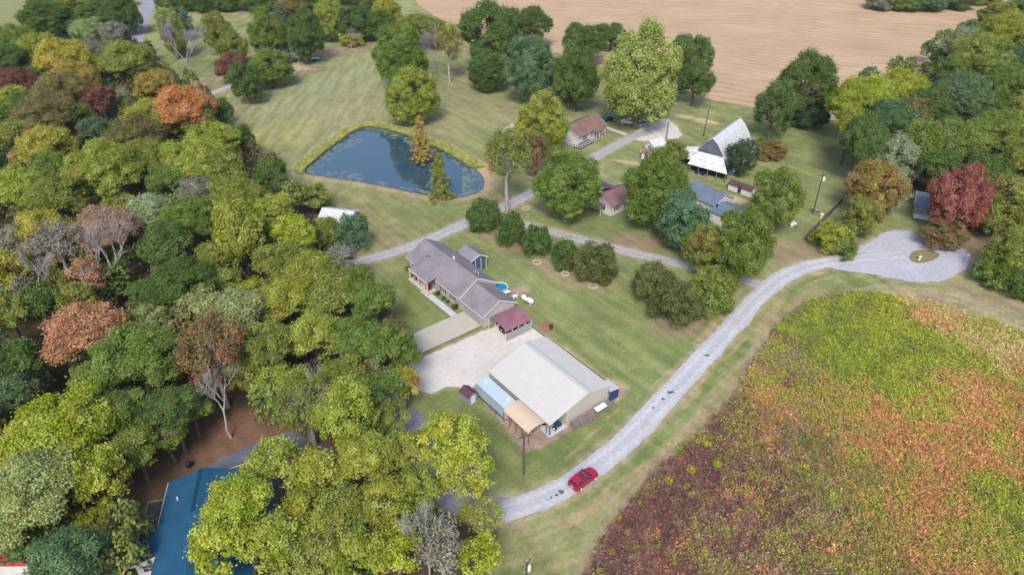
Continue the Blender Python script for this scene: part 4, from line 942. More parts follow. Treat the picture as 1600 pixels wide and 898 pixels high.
# ------------------------------------------------------------------ poles and small things
def upole(label, O, H_, arm=True, can=False, lean=0, group='wooden utility poles', rot=20):
    q = thing('utility_pole', label, 'utility pole', O, rot, group)
    z = MB(); z.tube((0, 0, 0), (lean, 0, H_), .17, .11, n=8); z.build('pole', 'pole', q)
    if arm:
        z = MB(); z.box(-1.1+lean, 1.1+lean, -.17, -.06, H_-.75, H_-.6); z.build('crossarm', 'pole', q)
        for x in (-1, 0, 1): z = MB(); z.lathe([(.03, 0), (.08, .05), (.05, .12), (.08, .17), (0, .2)], 8, (x+lean, -.11 if x else 0, H_-.6 if x else H_)); z.build('insulator', 'stone', q)
    if can:
        z = MB(); z.lathe([(0, -.0), (.26, .0), (.28, .05), (.28, .8), (.2, .9), (0, .92)], 14, (lean*.85+.38, -.1, H_-2.1)); z.build('transformer', 'white', q)
        z = MB(); z.box(.1, .2, -.05, .05, H_-1.9, H_-1.3); z.build('bracket', 'steel', q)
    return q
upole('dark wooden pole standing on the lawn in front of the tan carport', g(818, 741), 8.2)
upole('tall utility pole with transformer on the lawn near the dark slat fence', g(1270, 333), 10.2, can=True, rot=10)
upole('leaning bare pole beside the white-roofed barn', g(1099, 213), 8.2, arm=False, lean=.5)
upole('thin dark pole at the edge of the pale farm yard', g(1041, 218), 5.2, arm=False)
pt = g(823, 876, 9.3); upole('utility pole with white transformer at the bottom edge below the lane', pt, 9.3, can=True, rot=70)
q = thing('slat_fence', 'dark slatted fence running up to the orange and green trees', 'fence', g(1258, 376), math.degrees(math.atan2(g(1316, 316)[1]-g(1258, 376)[1], g(1316, 316)[0]-g(1258, 376)[0])))
Lf = math.dist(g(1258, 376), g(1316, 316)); z = MB()
for k in range(5): z.box(0, Lf, -.02, .02, .15+k*.27, .34+k*.27)
z.build('slats', mat('dark_fence_board', (92, 92, 98), noise=.2), q)
for k in range(10): z = MB(); x = Lf*k/9; z.box(x-.06, x+.06, .025, .13, 0, 1.6); z.build('fence_post', 'wood', q)
q = thing('garden_bench', 'white bench under the big green tree right of the slate-roofed house', 'bench', g(1240, 353), 40)
z = MB(); z.box(-1.0, 1.0, -.3, .3, .4, .48); z.build('seat', 'white', q)
z = MB(); z.box(-1.0, 1.0, .3, .36, .48, 1.0); z.build('backrest', 'white', q)
for x in (-.9, .8): z = MB(); z.box(x, x+.1, -.25, .25, 0, .4); z.build('leg', 'white', q)
for i, (x, y, lb) in enumerate(((1271, 330, 'left one of two brown tubs at the foot of the transformer pole'), (1279, 333, 'right one of two brown tubs at the foot of the transformer pole'))):
    q = thing('planter_tub', lb, 'planter', g(x, y), 0, 'tubs by the transformer pole')
    z = MB(); z.lathe([(.45, 0), (.62, .5), (.55, .5), (.5, .4), (0, .4)], 14); z.build('tub', 'stone', q)
    z = MB(); z.lathe([(.49, .41), (.3, .5), (0, .52)], 14); z.build('soil', 'rust', q)
q = thing('water_drum', 'white drum beside the dark slat fence', 'drum', g(1283, 340)); z = MB(); z.lathe([(.4, 0), (.4, 1.0), (.3, 1.1), (0, 1.12)], 14); z.build('barrel_body', 'white', q); z = MB(); z.lathe([(.42, .5), (.42, .56)], 14); z.build('band', 'steel', q)
for x, y, r_, lb in ((822, 326, 1.1, 'square stone fire ring left of the round green lawn tree'), (886, 343, 1.2, 'pale stone ring at the foot of the round green lawn tree'), (839, 410, 1.0, 'pale stone ring below the third orchard tree'), (883, 428, .9, 'stone ring below the wide orchard tree'), (926, 447, 1.0, 'stone ring at the foot of the last orchard tree')):
    q = thing('stone_ring', lb, 'fire ring', g(x, y), 0, 'stone rings on the lawn'); z = MB()
    for k in range(14):
        a = 2*pi*k/14; cx_, cy_ = r_*.8*cos(a), r_*.8*sin(a); z.box(cx_-.18, cx_+.16, cy_-.15, cy_+.17, 0, .16+.06*(k % 3))
    z.build('stones', 'stone', q)
q = thing('mail_post', 'white post at the right end of the gravel turnaround', 'post', g(1509, 408), 15); z = MB(); z.box(-.08, .08, -.08, .08, 0, 1.5); z.build('post', 'white', q); z = MB(); z.box(-.2, .35, -.15, .15, 1.25, 1.6); z.build('box', 'white', q)
q = thing('yard_ornament', 'little white ornament on the grass island of the turnaround', 'ornament', g(1436, 406), 15); z = MB(); z.lathe([(.3, .1), (.15, .3), (.12, .7), (.35, .8), (.3, .9), (0, .85)], 12); z.build('basin', 'white', q); z = MB(); z.tube((0, 0, .85), (0, 0, 1.15), .06); z.build('finial', 'white', q)
# dark scuffs of mud on the lane
mud = mat('mud_patch', (120, 122, 104), rgb2=(96, 98, 84), nscale=5)
z = MB(); rn = random.Random(8)
for x, y, r_ in ((877, 768, .5), (870, 773, .28), (861, 777, .22), (856, 780, .15), (1105, 555, .4), (1046, 613, .45), (1036, 623, .3), (1021, 637, .25), (1051, 612, .3)):
    c = g(x, y); z.poly(*[(c[0]+r_*cos(2*pi*k/12)*rn.uniform(.7, 1.2), c[1]+r_*sin(2*pi*k/12)*rn.uniform(.6, 1), .042) for k in range(12)])
structure(z.build('mud_stains', mud))
#TREES#
# ------------------------------------------------------------------ meadow plants (nobody could count them)
def leafmat(name, obj_col=True, trans=.3):
    m = bpy.data.materials.new(name); m.use_nodes = True; t = m.node_tree; t.nodes.remove(t.nodes['Principled BSDF'])
    out = t.nodes['Material Output']; at = t.nodes.new('ShaderNodeAttribute'); at.attribute_name = 'tint'
    di = t.nodes.new('ShaderNodeBsdfDiffuse'); tl = t.nodes.new('ShaderNodeBsdfTranslucent'); mx = t.nodes.new('ShaderNodeMixShader'); mx.inputs[0].default_value = trans
    if obj_col:
        oi = t.nodes.new('ShaderNodeObjectInfo'); sp = t.nodes.new('ShaderNodeSeparateColor'); t.links.new(at.outputs['Color'], sp.inputs[0])
        hs = t.nodes.new('ShaderNodeHueSaturation')
        h_ = mth('ADD', mth('MULTIPLY', sp.outputs[1], .05, t), .475, t)          # leaf clump hue
        v_ = mth('ADD', mth('MULTIPLY', sp.outputs[0], 1.1, t), .5, t)
        t.links.new(mth('SUBTRACT', 1.12, mth('MULTIPLY', sp.outputs[0], .25, t), t), hs.inputs['Saturation'])  # brighter leaves also turn paler: leaf sheen painted into the diffuse colour
        t.links.new(h_, hs.inputs['Hue']); t.links.new(v_, hs.inputs['Value'])
        # the turning share of the crown (object colour alpha) goes rusty
        gt = mth('LESS_THAN', oi.outputs['Alpha'], mth('ADD', mth('MULTIPLY', sp.outputs[2], .8, t), mth('MULTIPLY', sp.outputs[0], .2, t), t), t)
        rst = t.nodes.new('ShaderNodeMixRGB'); rst.inputs[2].default_value = (*tuple(A(168, 118, 70)), 1)
        t.links.new(gt, rst.inputs[0]); t.links.new(oi.outputs['Color'], rst.inputs[1]); t.links.new(rst.outputs[0], hs.inputs['Color']); src = hs.outputs[0]
    else: src = at.outputs['Color']
    t.links.new(src, di.inputs[0]); t.links.new(src, tl.inputs[0]); t.links.new(di.outputs[0], mx.inputs[1]); t.links.new(tl.outputs[0], mx.inputs[2]); t.links.new(mx.outputs[0], out.inputs[0])
    return m
SP = dict(Y=(154, 164, 44), O=(136, 136, 68), P=(138, 98, 94), D=(108, 78, 80), R=(202, 142, 100), T=(204, 178, 130), G=(160, 138, 124), V=(100, 122, 60))
ANCH = [(1300,478,'YYVO'),(1400,515,'YYYO'),(1450,600,'YYYO'),(1370,600,'YYVY'),(1250,512,'YYVO'),(1550,520,'TYYO'),(1480,500,'TYTR'),(1560,548,'TTYT'),(1380,650,'RRYR'),(1400,700,'RRYO'),(1500,625,'RTYR'),(1550,650,'RRRY'),
 (1480,705,'RRYR'),(1560,725,'RRYY'),(1250,700,'OVPG'),(1300,720,'OVRO'),(1330,752,'OVRY'),(1240,640,'PYRG'),(1200,605,'PYYR'),(1150,660,'PDYG'),(1100,705,'PDPY'),(1050,800,'DDPP'),(1000,820,'DPDP'),(1100,860,'PGYP'),(1200,790,'DPYR'),
 (1250,850,'PYPG'),(1350,850,'RYPO'),(1450,855,'RYOR'),(1540,850,'RYYO'),(1590,780,'YYOV'),(1400,780,'RORY'),(1300,800,'OPGY'),(950,870,'DPPG'),(1210,560,'PYYG'),(1270,560,'YYOV'),(1330,560,'YYVY'),(1210,655,'PPYR'),(1120,740,'PDDP'),
 (1020,760,'DPPO'),(1180,700,'PYDR'),(1500,560,'YYOY'),(1420,560,'YYYV'),(1240,600,'PYOG'),(1300,640,'YYRO'),(1350,700,'RROY'),(1590,600,'YYOR'),(1440,640,'YYRY'),(1150,820,'DGPR'),(1050,870,'DPPR'),(1220,740,'PDGO'),(1700,700,'RYOY'),(1750,850,'YRYO')]
rng = np.random.default_rng(11)
n = 92000
mx_ = np.array([p[0] for p in MEADOW]); my_ = np.array([p[1] for p in MEADOW])
X_ = rng.uniform(mx_.min(), 108, n); Y_ = rng.uniform(my_.min(), my_.max(), n)
pxx, pyy = proj(X_, Y_); ok = inside(X_, Y_, MEADOW) & (pyy < 960) & (pxx < 1700)
dpy = segdist(X_, Y_, MEADOW, True); ok &= rng.random(n) < ramp(dpy+(fbm(X_*.5, Y_*.5, 3)-.5)*2.5, -.2, 1.4)
X_, Y_, pxx, pyy = X_[ok], Y_[ok], pxx[ok], pyy[ok]; n = len(X_)
aw = np.array([g(a[0], a[1]) for a in ANCH]); wj = (fbm(X_*.2, Y_*.2, 51, 4)-.5)*10; wk = (fbm(X_*.2+50, Y_*.2, 52, 4)-.5)*10
dm2 = (X_[:, None]+wj[:, None]-aw[:, 0])**2+(Y_[:, None]+wk[:, None]-aw[:, 1])**2
wgt = np.exp(-(dm2-dm2.min(1, keepdims=True))/(2*2.7**2)); wgt /= wgt.sum(1, keepdims=True)
cm_ = wgt.cumsum(1); un = np.clip(fbm(X_*.55, Y_*.55, 58, 3)*1.8-.4+rng.normal(0, .16, n), 0, .999); near = (cm_ < un[:, None]).sum(1).clip(0, len(ANCH)-1)
keys = list(SP); kk = fbm(X_*.4, Y_*.4, 60, 3)*2.2-.6+rng.normal(0, .18, n); kk = np.clip((kk*4).astype(int), 0, 3)
rndk = rng.random(n); kk = np.where(rndk < .24, rng.integers(0, 4, n), kk)
spc = np.array([keys.index(ANCH[a][2][k]) for a, k in zip(near, kk)])
pal = np.array([A(*SP[k], s=.92)*1.8 for k in keys])
anc = np.array([np.mean([pal[keys.index(c)] for c in a[2]], 0) for a in ANCH]); loc_ = wgt@anc
tall = np.array([1.0, .8, .7, .6, .95, .8, .7, 1.1])[spc]
K = 13
sz = np.exp(rng.normal(0, .42, n)); h0 = sz**.7*tall*rng.uniform(.3, 1.3, n)
cx_ = np.repeat(X_, K)+rng.normal(0, .2, n*K)*np.repeat(sz, K); cy_ = np.repeat(Y_, K)+rng.normal(0, .2, n*K)*np.repeat(sz, K); cz_ = np.repeat(h0, K)*rng.uniform(.25, 1, n*K)
sps = np.repeat(spc, K); c_ = (pal[sps]*.74+np.repeat(loc_, K, 0)*.26)*rng.uniform(.74, 1.22, (n*K, 1))*np.repeat(rng.uniform(.68, 1.28, n), K)[:, None]
grass = np.isin(sps, [keys.index(k) for k in 'RTPGD'])
nr = rng.normal(size=(n*K, 3)); nr[:, 2] = np.where(grass, nr[:, 2]*.5+.5, np.abs(nr[:, 2])+.7)
s_l = rng.uniform(.065, .14, n*K)*np.where(grass, 1.9, 1.0)
me = leaves('meadow_plants', np.stack([cx_, cy_, cz_+.04], 1), nr, s_l, leafmat('meadow_leaf', False), np.hstack([c_, np.ones((n*K, 1))]), rng, np.where(grass, .26, .66)[:, None])
o = bpy.data.objects.new('meadow_plants', me); COL.objects.link(o); tag(o, 'overgrown meadow of purple, orange and yellow-green weeds right of the lane', 'meadow plants', kind='stuff')

# ------------------------------------------------------------------ trees
LEAF = leafmat('foliage'); 
BARK = mat('grey_brown_bark', (112, 100, 92), noise=.25, nscale=3, rough=.95); PALE = mat('pale_bark', (196, 190, 188), rgb2=(150, 142, 140), nscale=2.5, rough=.9); TWIG = mat('lilac_grey_twigs', (162, 150, 166), noise=.15, rough=.95)
def limb(mb, a, b, r0, r1, rn, n=5, segs=3, sag=.12):
    a = Vector(a); b = Vector(b); L = (b-a).length; pts = [a]
    for i in range(1, segs): pts.append(a.lerp(b, i/segs)+Vector((rn.uniform(-1, 1), rn.uniform(-1, 1), rn.uniform(-.2, 1)))*L*sag*(1-abs(2*i/segs-1)*.3))
    pts.append(b); rs = [r0+(r1-r0)*i/segs for i in range(segs+1)]; mb.path(pts, rs, n); return pts
def crown(name, R, B, seed, dens=1.0, shape='round', leaf=.2, clumpk=1.0):
    """returns (mesh centred on the crown, clump centres)"""
    rng = np.random.default_rng(seed)
    # lumpy envelope: a few big boughs
    nb = 9; bd = rng.normal(size=(nb, 3)); bd[:, 2] = np.abs(bd[:, 2])*.8-.15; bd /= np.linalg.norm(bd, axis=1, keepdims=True)
    nc = int(10.5*R*B*clumpk)+12
    d = rng.normal(size=(nc, 3)); d[:, 2] = d[:, 2]+.25; d /= np.linalg.norm(d, axis=1, keepdims=True)
    if shape == 'round': d[:, 2] = np.where(d[:, 2] < -.75, -d[:, 2], d[:, 2])
    lob = (d@bd.T).max(1); env = (.54+.50*np.clip((lob-.5)/.45, 0, 1)+rng.normal(0, .09, nc))*(1-.16*d[:, 2]*(shape == 'lawn'))
    if shape == 'pecan': env = .3+.8*np.clip((lob-.45)/.5, 0, 1)**1.3+rng.normal(0, .05, nc)
    fr = np.where(rng.random(nc) < .7, rng.uniform(.86, 1.0, nc), rng.uniform(.4, .85, nc))
    rc = np.clip(rng.normal(.105*R+.32, .15, nc), .32, 1.1)
    if shape == 'cone':
        z = rng.random(nc)**1.35*2-1; th = rng.uniform(0, 2*pi, nc); rr = (1-(z+1)/2)**.62*(.78+.3*np.sin(th*3+z*7))*rng.uniform(.5, 1.1, nc)
        C = np.stack([R*rr*np.cos(th), R*rr*np.sin(th), B*z], 1); rc *= .7; d = np.stack([np.cos(th), np.sin(th), np.full(nc, .5)], 1)
    else:
        nb2 = {'pecan': 9, 'lawn': 14, 'bush': 13}.get(shape, 11); ga = np.arange(nb2)*2.4+rng.uniform(0, 6); zz = np.linspace({'lawn': -.85, 'bush': -.6, 'pecan': -.5}.get(shape, -.3), .95, nb2)+rng.normal(0, .08, nb2); zz = np.clip(zz, -.9, .98)
        bd2 = np.stack([np.sqrt(1-zz**2)*np.cos(ga), np.sqrt(1-zz**2)*np.sin(ga), zz], 1); br2 = rng.uniform(.30, .46, nb2) if shape != 'pecan' else rng.uniform(.27, .42, nb2)
        bc = bd2*(rng.uniform(.86, 1.1, nb2)-br2)[:, None]; bi = rng.choice(nb2, nc, p=br2**2/(br2**2).sum())
        d = d+bd2[bi]*.55; d /= np.linalg.norm(d, axis=1, keepdims=True)
        C = (bc[bi]+d*(br2[bi]*fr)[:, None]*.95+rng.normal(0, .045, (nc, 3)))*np.array([R-rc.mean()*.4, R-rc.mean()*.4, B-rc.mean()*.3])
        if shape == 'bush': C[:, 2] = np.where(C[:, 2] < -.6*B, -.6*B+rng.random(nc)*.3*B, C[:, 2])
    nl = np.maximum(8, (rc**2*88*dens*(.2/leaf)**2*rng.uniform(.45, 1.2, nc))).astype(int)
    ci = np.repeat(np.arange(nc), nl); N = len(ci)
    q = rng.normal(size=(N, 3)); q /= np.linalg.norm(q, axis=1, keepdims=True); out = d[ci]/np.linalg.norm(d[ci], axis=1, keepdims=True)
    flip = ((q*out).sum(1) < -.25) & (rng.random(N) < .8); q[flip] *= -1
    q[:, 2] += .2
    P = C[ci]+q*(rc[ci]*rng.uniform(.5, 1.08, N))[:, None]*np.array([1, 1, .72])
    Nn = q*1.0+rng.normal(0, .55, (N, 3))+np.array([0, 0, .35])
    cc = np.stack([np.clip(rng.random(N)*.38+rng.random(nc)[ci]*.62, 0, 1), rng.random(nc)[ci]*.7+rng.random(N)*.3, rng.random(nc)[ci], np.ones(N)], 1)
    # stray sprigs break the outline
    k = N//9; j = rng.integers(0, N, k); P[j] = C[ci[j]]+q[j]*(rc[ci[j]]*rng.uniform(1.05, 1.5, k))[:, None]
    me = leaves(name, P, Nn, rng.uniform(.65, 1.25, N)*leaf, LEAF, cc, rng)
    return me, C
def trunkmesh(C, R, B, zc, seed, m, nl=26, thick=1.0):
    rn = random.Random(seed); mb = MB(); r0 = (.05*R+.09)*thick; fork = zc-B*.55
    limb(mb, (0, 0, -.1), (rn.uniform(-.2, .2), rn.uniform(-.2, .2), fork), r0*1.25, r0*.85, rn, 7, 3, .02)
    top = limb(mb, (0, 0, fork), (rn.uniform(-.4, .4), rn.uniform(-.4, .4), zc+B*.6), r0*.85, r0*.15, rn, 6, 4, .06)
    idx = list(range(len(C))); rn.shuffle(idx)
    for i in idx[:nl]:
        c = C[i]; f = rn.uniform(0, .7); s = Vector((0, 0, fork+(zc+B*.3-fork)*f*.7)); limb(mb, s, (c[0]*.93, c[1]*.93, c[2]+zc-.1), r0*.42*(1-f*.5), .035, rn, 5, 3, .1)
    me = bpy.data.meshes.new('trunk'); me.from_pydata(mb.v, [], mb.f); me.materials.append(m); me.polygons.foreach_set('use_smooth', [True]*len(me.polygons)); me.update(); return me
def baretree(seed, H, R, m, depth=5):
    rn = random.Random(seed); mb = MB(); tips = []
    def br(p, d, L, r, k):
        q = p+d*L; 
        mid = p.lerp(q, .5)+Vector((rn.uniform(-1, 1), rn.uniform(-1, 1), rn.uniform(-.5, .5)))*L*.07
        mb.path([p, mid, q], [r, r*.85, r*.7], 6 if k > 3 else (4 if k > 1 else 3))
        if k <= 1: tips.append((*q, *d))
        if k == 0: return
        for i in range(rn.choice((2, 3, 3)) if k > 1 else 4):
            u = Vector((rn.uniform(-1, 1), rn.uniform(-1, 1), rn.uniform(-.25, .75))).normalized()
            nd = (d*.85+u*rn.uniform(.5, .8)+Vector((0, 0, .16))).normalized()
            br(q if i < 2 else p.lerp(q, rn.uniform(.4, .9)), nd, L*rn.uniform(.62, .86), max(.022, r*.6), k-1)
    br(Vector((0, 0, -.1)), Vector((rn.uniform(-.06, .06), rn.uniform(-.06, .06), 1)).normalized(), H*.3, .03*H*.62, depth)
    v = np.array(mb.v); s = H/v[:, 2].max(); v[:, 2] *= s; rr = np.percentile(np.hypot(v[:, 0], v[:, 1]), 96); v[:, :2] *= R/rr
    me = bpy.data.meshes.new('trunk'); me.from_pydata(v.tolist(), [], mb.f); me.materials.append(m); me.update()
    tp = np.array(tips); tp[:, :2] *= R/rr; tp[:, 2] *= s; return me, tp

PROTO = {}
def proto(kind, R):
    """kind: lawn / wood / open (sparse) / cone / bush"""
    size = min((1.7, 2.6, 3.6, 4.8, 6.2, 8.2), key=lambda s: abs(math.log(s/R)))
    return kind, size
def getp(kind, size, var):
    key = (kind, size, var)
    if key not in PROTO:
        R = size; sd = int(size*10)*100+var*7+len(kind)
        B = {'lawn': .92, 'wood': .85, 'open': .95, 'cone': 2.0, 'bush': .7, 'tall': 1.25, 'pecan': .95}[kind]*R
        clear = {'lawn': .15+.05*R, 'wood': 4.5, 'open': 4.5, 'cone': .2, 'bush': -.25*B, 'tall': .9, 'pecan': .7}[kind]
        zc = B+clear
        ck = (kind if kind in ('cone', 'bush', 'open', 'pecan') else ('low' if kind in ('lawn', 'tall') else 'round'), size, var)
        if ck not in PROTO:
            dens = {'open': .5, 'pecan': .85}.get(kind, 1.0); leaf = .14 if size < 3 else (.155 if size < 7 else .165)
            PROTO[ck] = crown('crown', R, {'cone': 2.0, 'bush': .7, 'open': .95}.get(kind, .92)*R, sd, dens, kind if kind in ('cone', 'bush') else ('lawn' if ck[0] == 'low' else ('pecan' if kind == 'pecan' else 'round')), leaf, {'pecan': .8, 'open': .8, 'cone': 1.7}.get(kind, 1.0))
        me, C = PROTO[ck]; Bc = {'cone': 2.0, 'bush': .7, 'open': .95}.get(kind, .92)*R
        C2 = C.copy(); C2[:, 2] *= B/Bc
        PROTO[key] = (me, trunkmesh(C2, R, B, zc, sd, PALE if kind == 'open' else BARK, {'open': 60, 'pecan': 40}.get(kind, 22), 1.0), B, zc, B/Bc)
    return PROTO[key]
TREES = []      # (thing, x px, y px, width px, height px, tone word)
rnt = random.Random(2)
def solve(x, y, w_, h_, bf, cf):
    """crown centre pixel + size in pixels -> ground point, radius, half height, base"""
    z = 5.0
    for _ in range(6):
        s = pxm(y, z); R = w_/2/s; gx_, gy_ = g(x, y, z); th = math.atan2(CH-z, math.hypot(gx_, gy_))
        q = (h_/2/s)**2-(R*sin(th))**2; b = math.sqrt(max((R*.55)**2, q))/cos(th) if q > 0 else R*.6
        b = min(max(b, R*.6), R*(1.5 if bf < 1.6 else 3)); z = b+cf(R, b)
    return (gx_, gy_), R, b, z
TONE = dict(  # display-referred leaf tones
 G=(110, 130, 58), DG=(88, 112, 56), YG=(144, 154, 58), BY=(154, 164, 52), OL=(128, 138, 62), OB=(122, 116, 70), BG=(92, 120, 80), TE=(94, 126, 92), PG=(140, 154, 94), PY=(144, 158, 86), SG=(146, 158, 120), Y=(166, 162, 64), OR=(190, 134, 84), SA=(172, 130, 100), RD=(150, 92, 86), MR=(122, 84, 74), PK=(154, 128, 108), GR=(134, 134, 116), OY=(162, 142, 72), BK=(66, 90, 58), DO=(98, 106, 58))
WORD = dict(G='mid green', DG='dark green', YG='yellow-green', BY='bright yellow-green', OL='olive green', OB='olive-brown', BG='bluish green', TE='teal green', PG='pale green', PY='pale yellow-green', SG='silvery green', Y='yellow', OR='bright orange', SA='salmon orange', RD='red', MR='maroon', PK='pinkish brown', GR='grey-green', OY='orange-yellow', BK='very dark green', DO='dark olive')
def tree(x, y, w_, h_, tone, kind='wood', label=None, group=None, rust=0.0, name=None, sx=None):
    clear = {'lawn': lambda R, b: .15+.05*R, 'wood': lambda R, b: 4.5*min(1, R/4), 'open': lambda R, b: 4.5*min(1, R/4), 'cone': lambda R, b: .2, 'bush': lambda R, b: -.25*b, 'tall': lambda R, b: .9, 'pecan': lambda R, b: .7}[kind]
    if kind == 'wood' and h_ < .86*w_: y += (.86*w_-h_)*.5; h_ = .86*w_
    (gx_, gy_), R, b, z = solve(x, y, w_*1.05, h_*1.04, 3 if kind == 'cone' else 1, clear)
    _, size = proto(kind, R); var = rnt.randrange(3); cm, tmesh, B, zc, zsc = getp(kind, size, var)
    nm = name or {'cone': 'conifer_tree', 'bush': 'shrub'}.get(kind, 'tree')
    o = bpy.data.objects.new(nm, None); COL.objects.link(o); o.location = (gx_, gy_, 0); o.rotation_euler = (0, 0, rnt.uniform(0, 6.28))
    o.scale = (R/size, R/size, z/zc)
    c = bpy.data.objects.new('crown', cm); COL.objects.link(c); c.parent = o; c.location = (0, 0, zc); c.scale = (1, 1, zsc*(b/B)/(z/zc) if kind not in ('cone', 'bush') else (b/B)/(z/zc))
    base = A(*TONE[tone], s=.95)*LEAFK; base *= rnt.uniform(.9, 1.1)
    base = base*np.array([rnt.uniform(.94, 1.06), 1, rnt.uniform(.9, 1.1)])
    c.color = (*base, 1-rust*.75)
    tr = bpy.data.objects.new('trunk', tmesh); COL.objects.link(tr); tr.parent = o
    o['category'] = 'shrub' if kind == 'bush' else 'tree'
    if group: o['group'] = group
    if label: o['label'] = label
    TREES.append([o, x, y, w_, h_, WORD[tone], label, kind]); return o
def sliver(name, P, D, ln, m, wd=.028):
    D = D/np.linalg.norm(D, axis=1, keepdims=True); B_ = np.cross(D, np.array([[.3, .8, .5]])); B_ /= np.linalg.norm(B_, axis=1, keepdims=True); l = ln[:, None]
    V = np.stack([P+D*l, P+B_*wd, P-D*l, P-B_*wd], 1).reshape(-1, 3); return npmesh(name, V, np.arange(4*len(P)).reshape(-1, 4), m)
BP = {}
def bare(x, y, w_, h_, label, m=None, depth=5, name='bare_tree', hh=None):
    """x, y = trunk foot; h_ = height in px"""
    O = g(x, y); s = pxm(y); th = math.atan2(CH, math.hypot(*O)); H_ = h_/s/cos(th)*.95; R = w_/2/s
    k = (round(H_), m.name if m else '', depth, len(BP)); me, tp = baretree(int(x*7+y), H_, R, m or TWIG, depth)
    o = bpy.data.objects.new(name, None); COL.objects.link(o); o.location = (*O, 0)
    t_ = bpy.data.objects.new('branches', me); COL.objects.link(t_); t_.parent = o
    rg = np.random.default_rng(int(x)); K_ = 3 if m else 9; tp = np.repeat(tp, K_, 0); n_ = len(tp)
    dr = tp[:, 3:]+rg.normal(0, .55, (n_, 3))+np.array([[0, 0, .15]]); dr /= np.linalg.norm(dr, axis=1, keepdims=True); ln_ = rg.uniform(.25, .6, n_)*(R/4)**.5
    tw = sliver('twigs', tp[:, :3]+dr*ln_[:, None]+rg.normal(0, .12, (n_, 3)), dr, ln_, m or TWIG, .022 if m else .03)
    c = bpy.data.objects.new('twigs', tw); COL.objects.link(c); c.parent = o
    o['category'] = 'tree'; o['label'] = label; TREES.append([o, x, y-h_*.6, w_, h_, 'bare grey', label, 'bare']); return o
LEAFK = 1.38
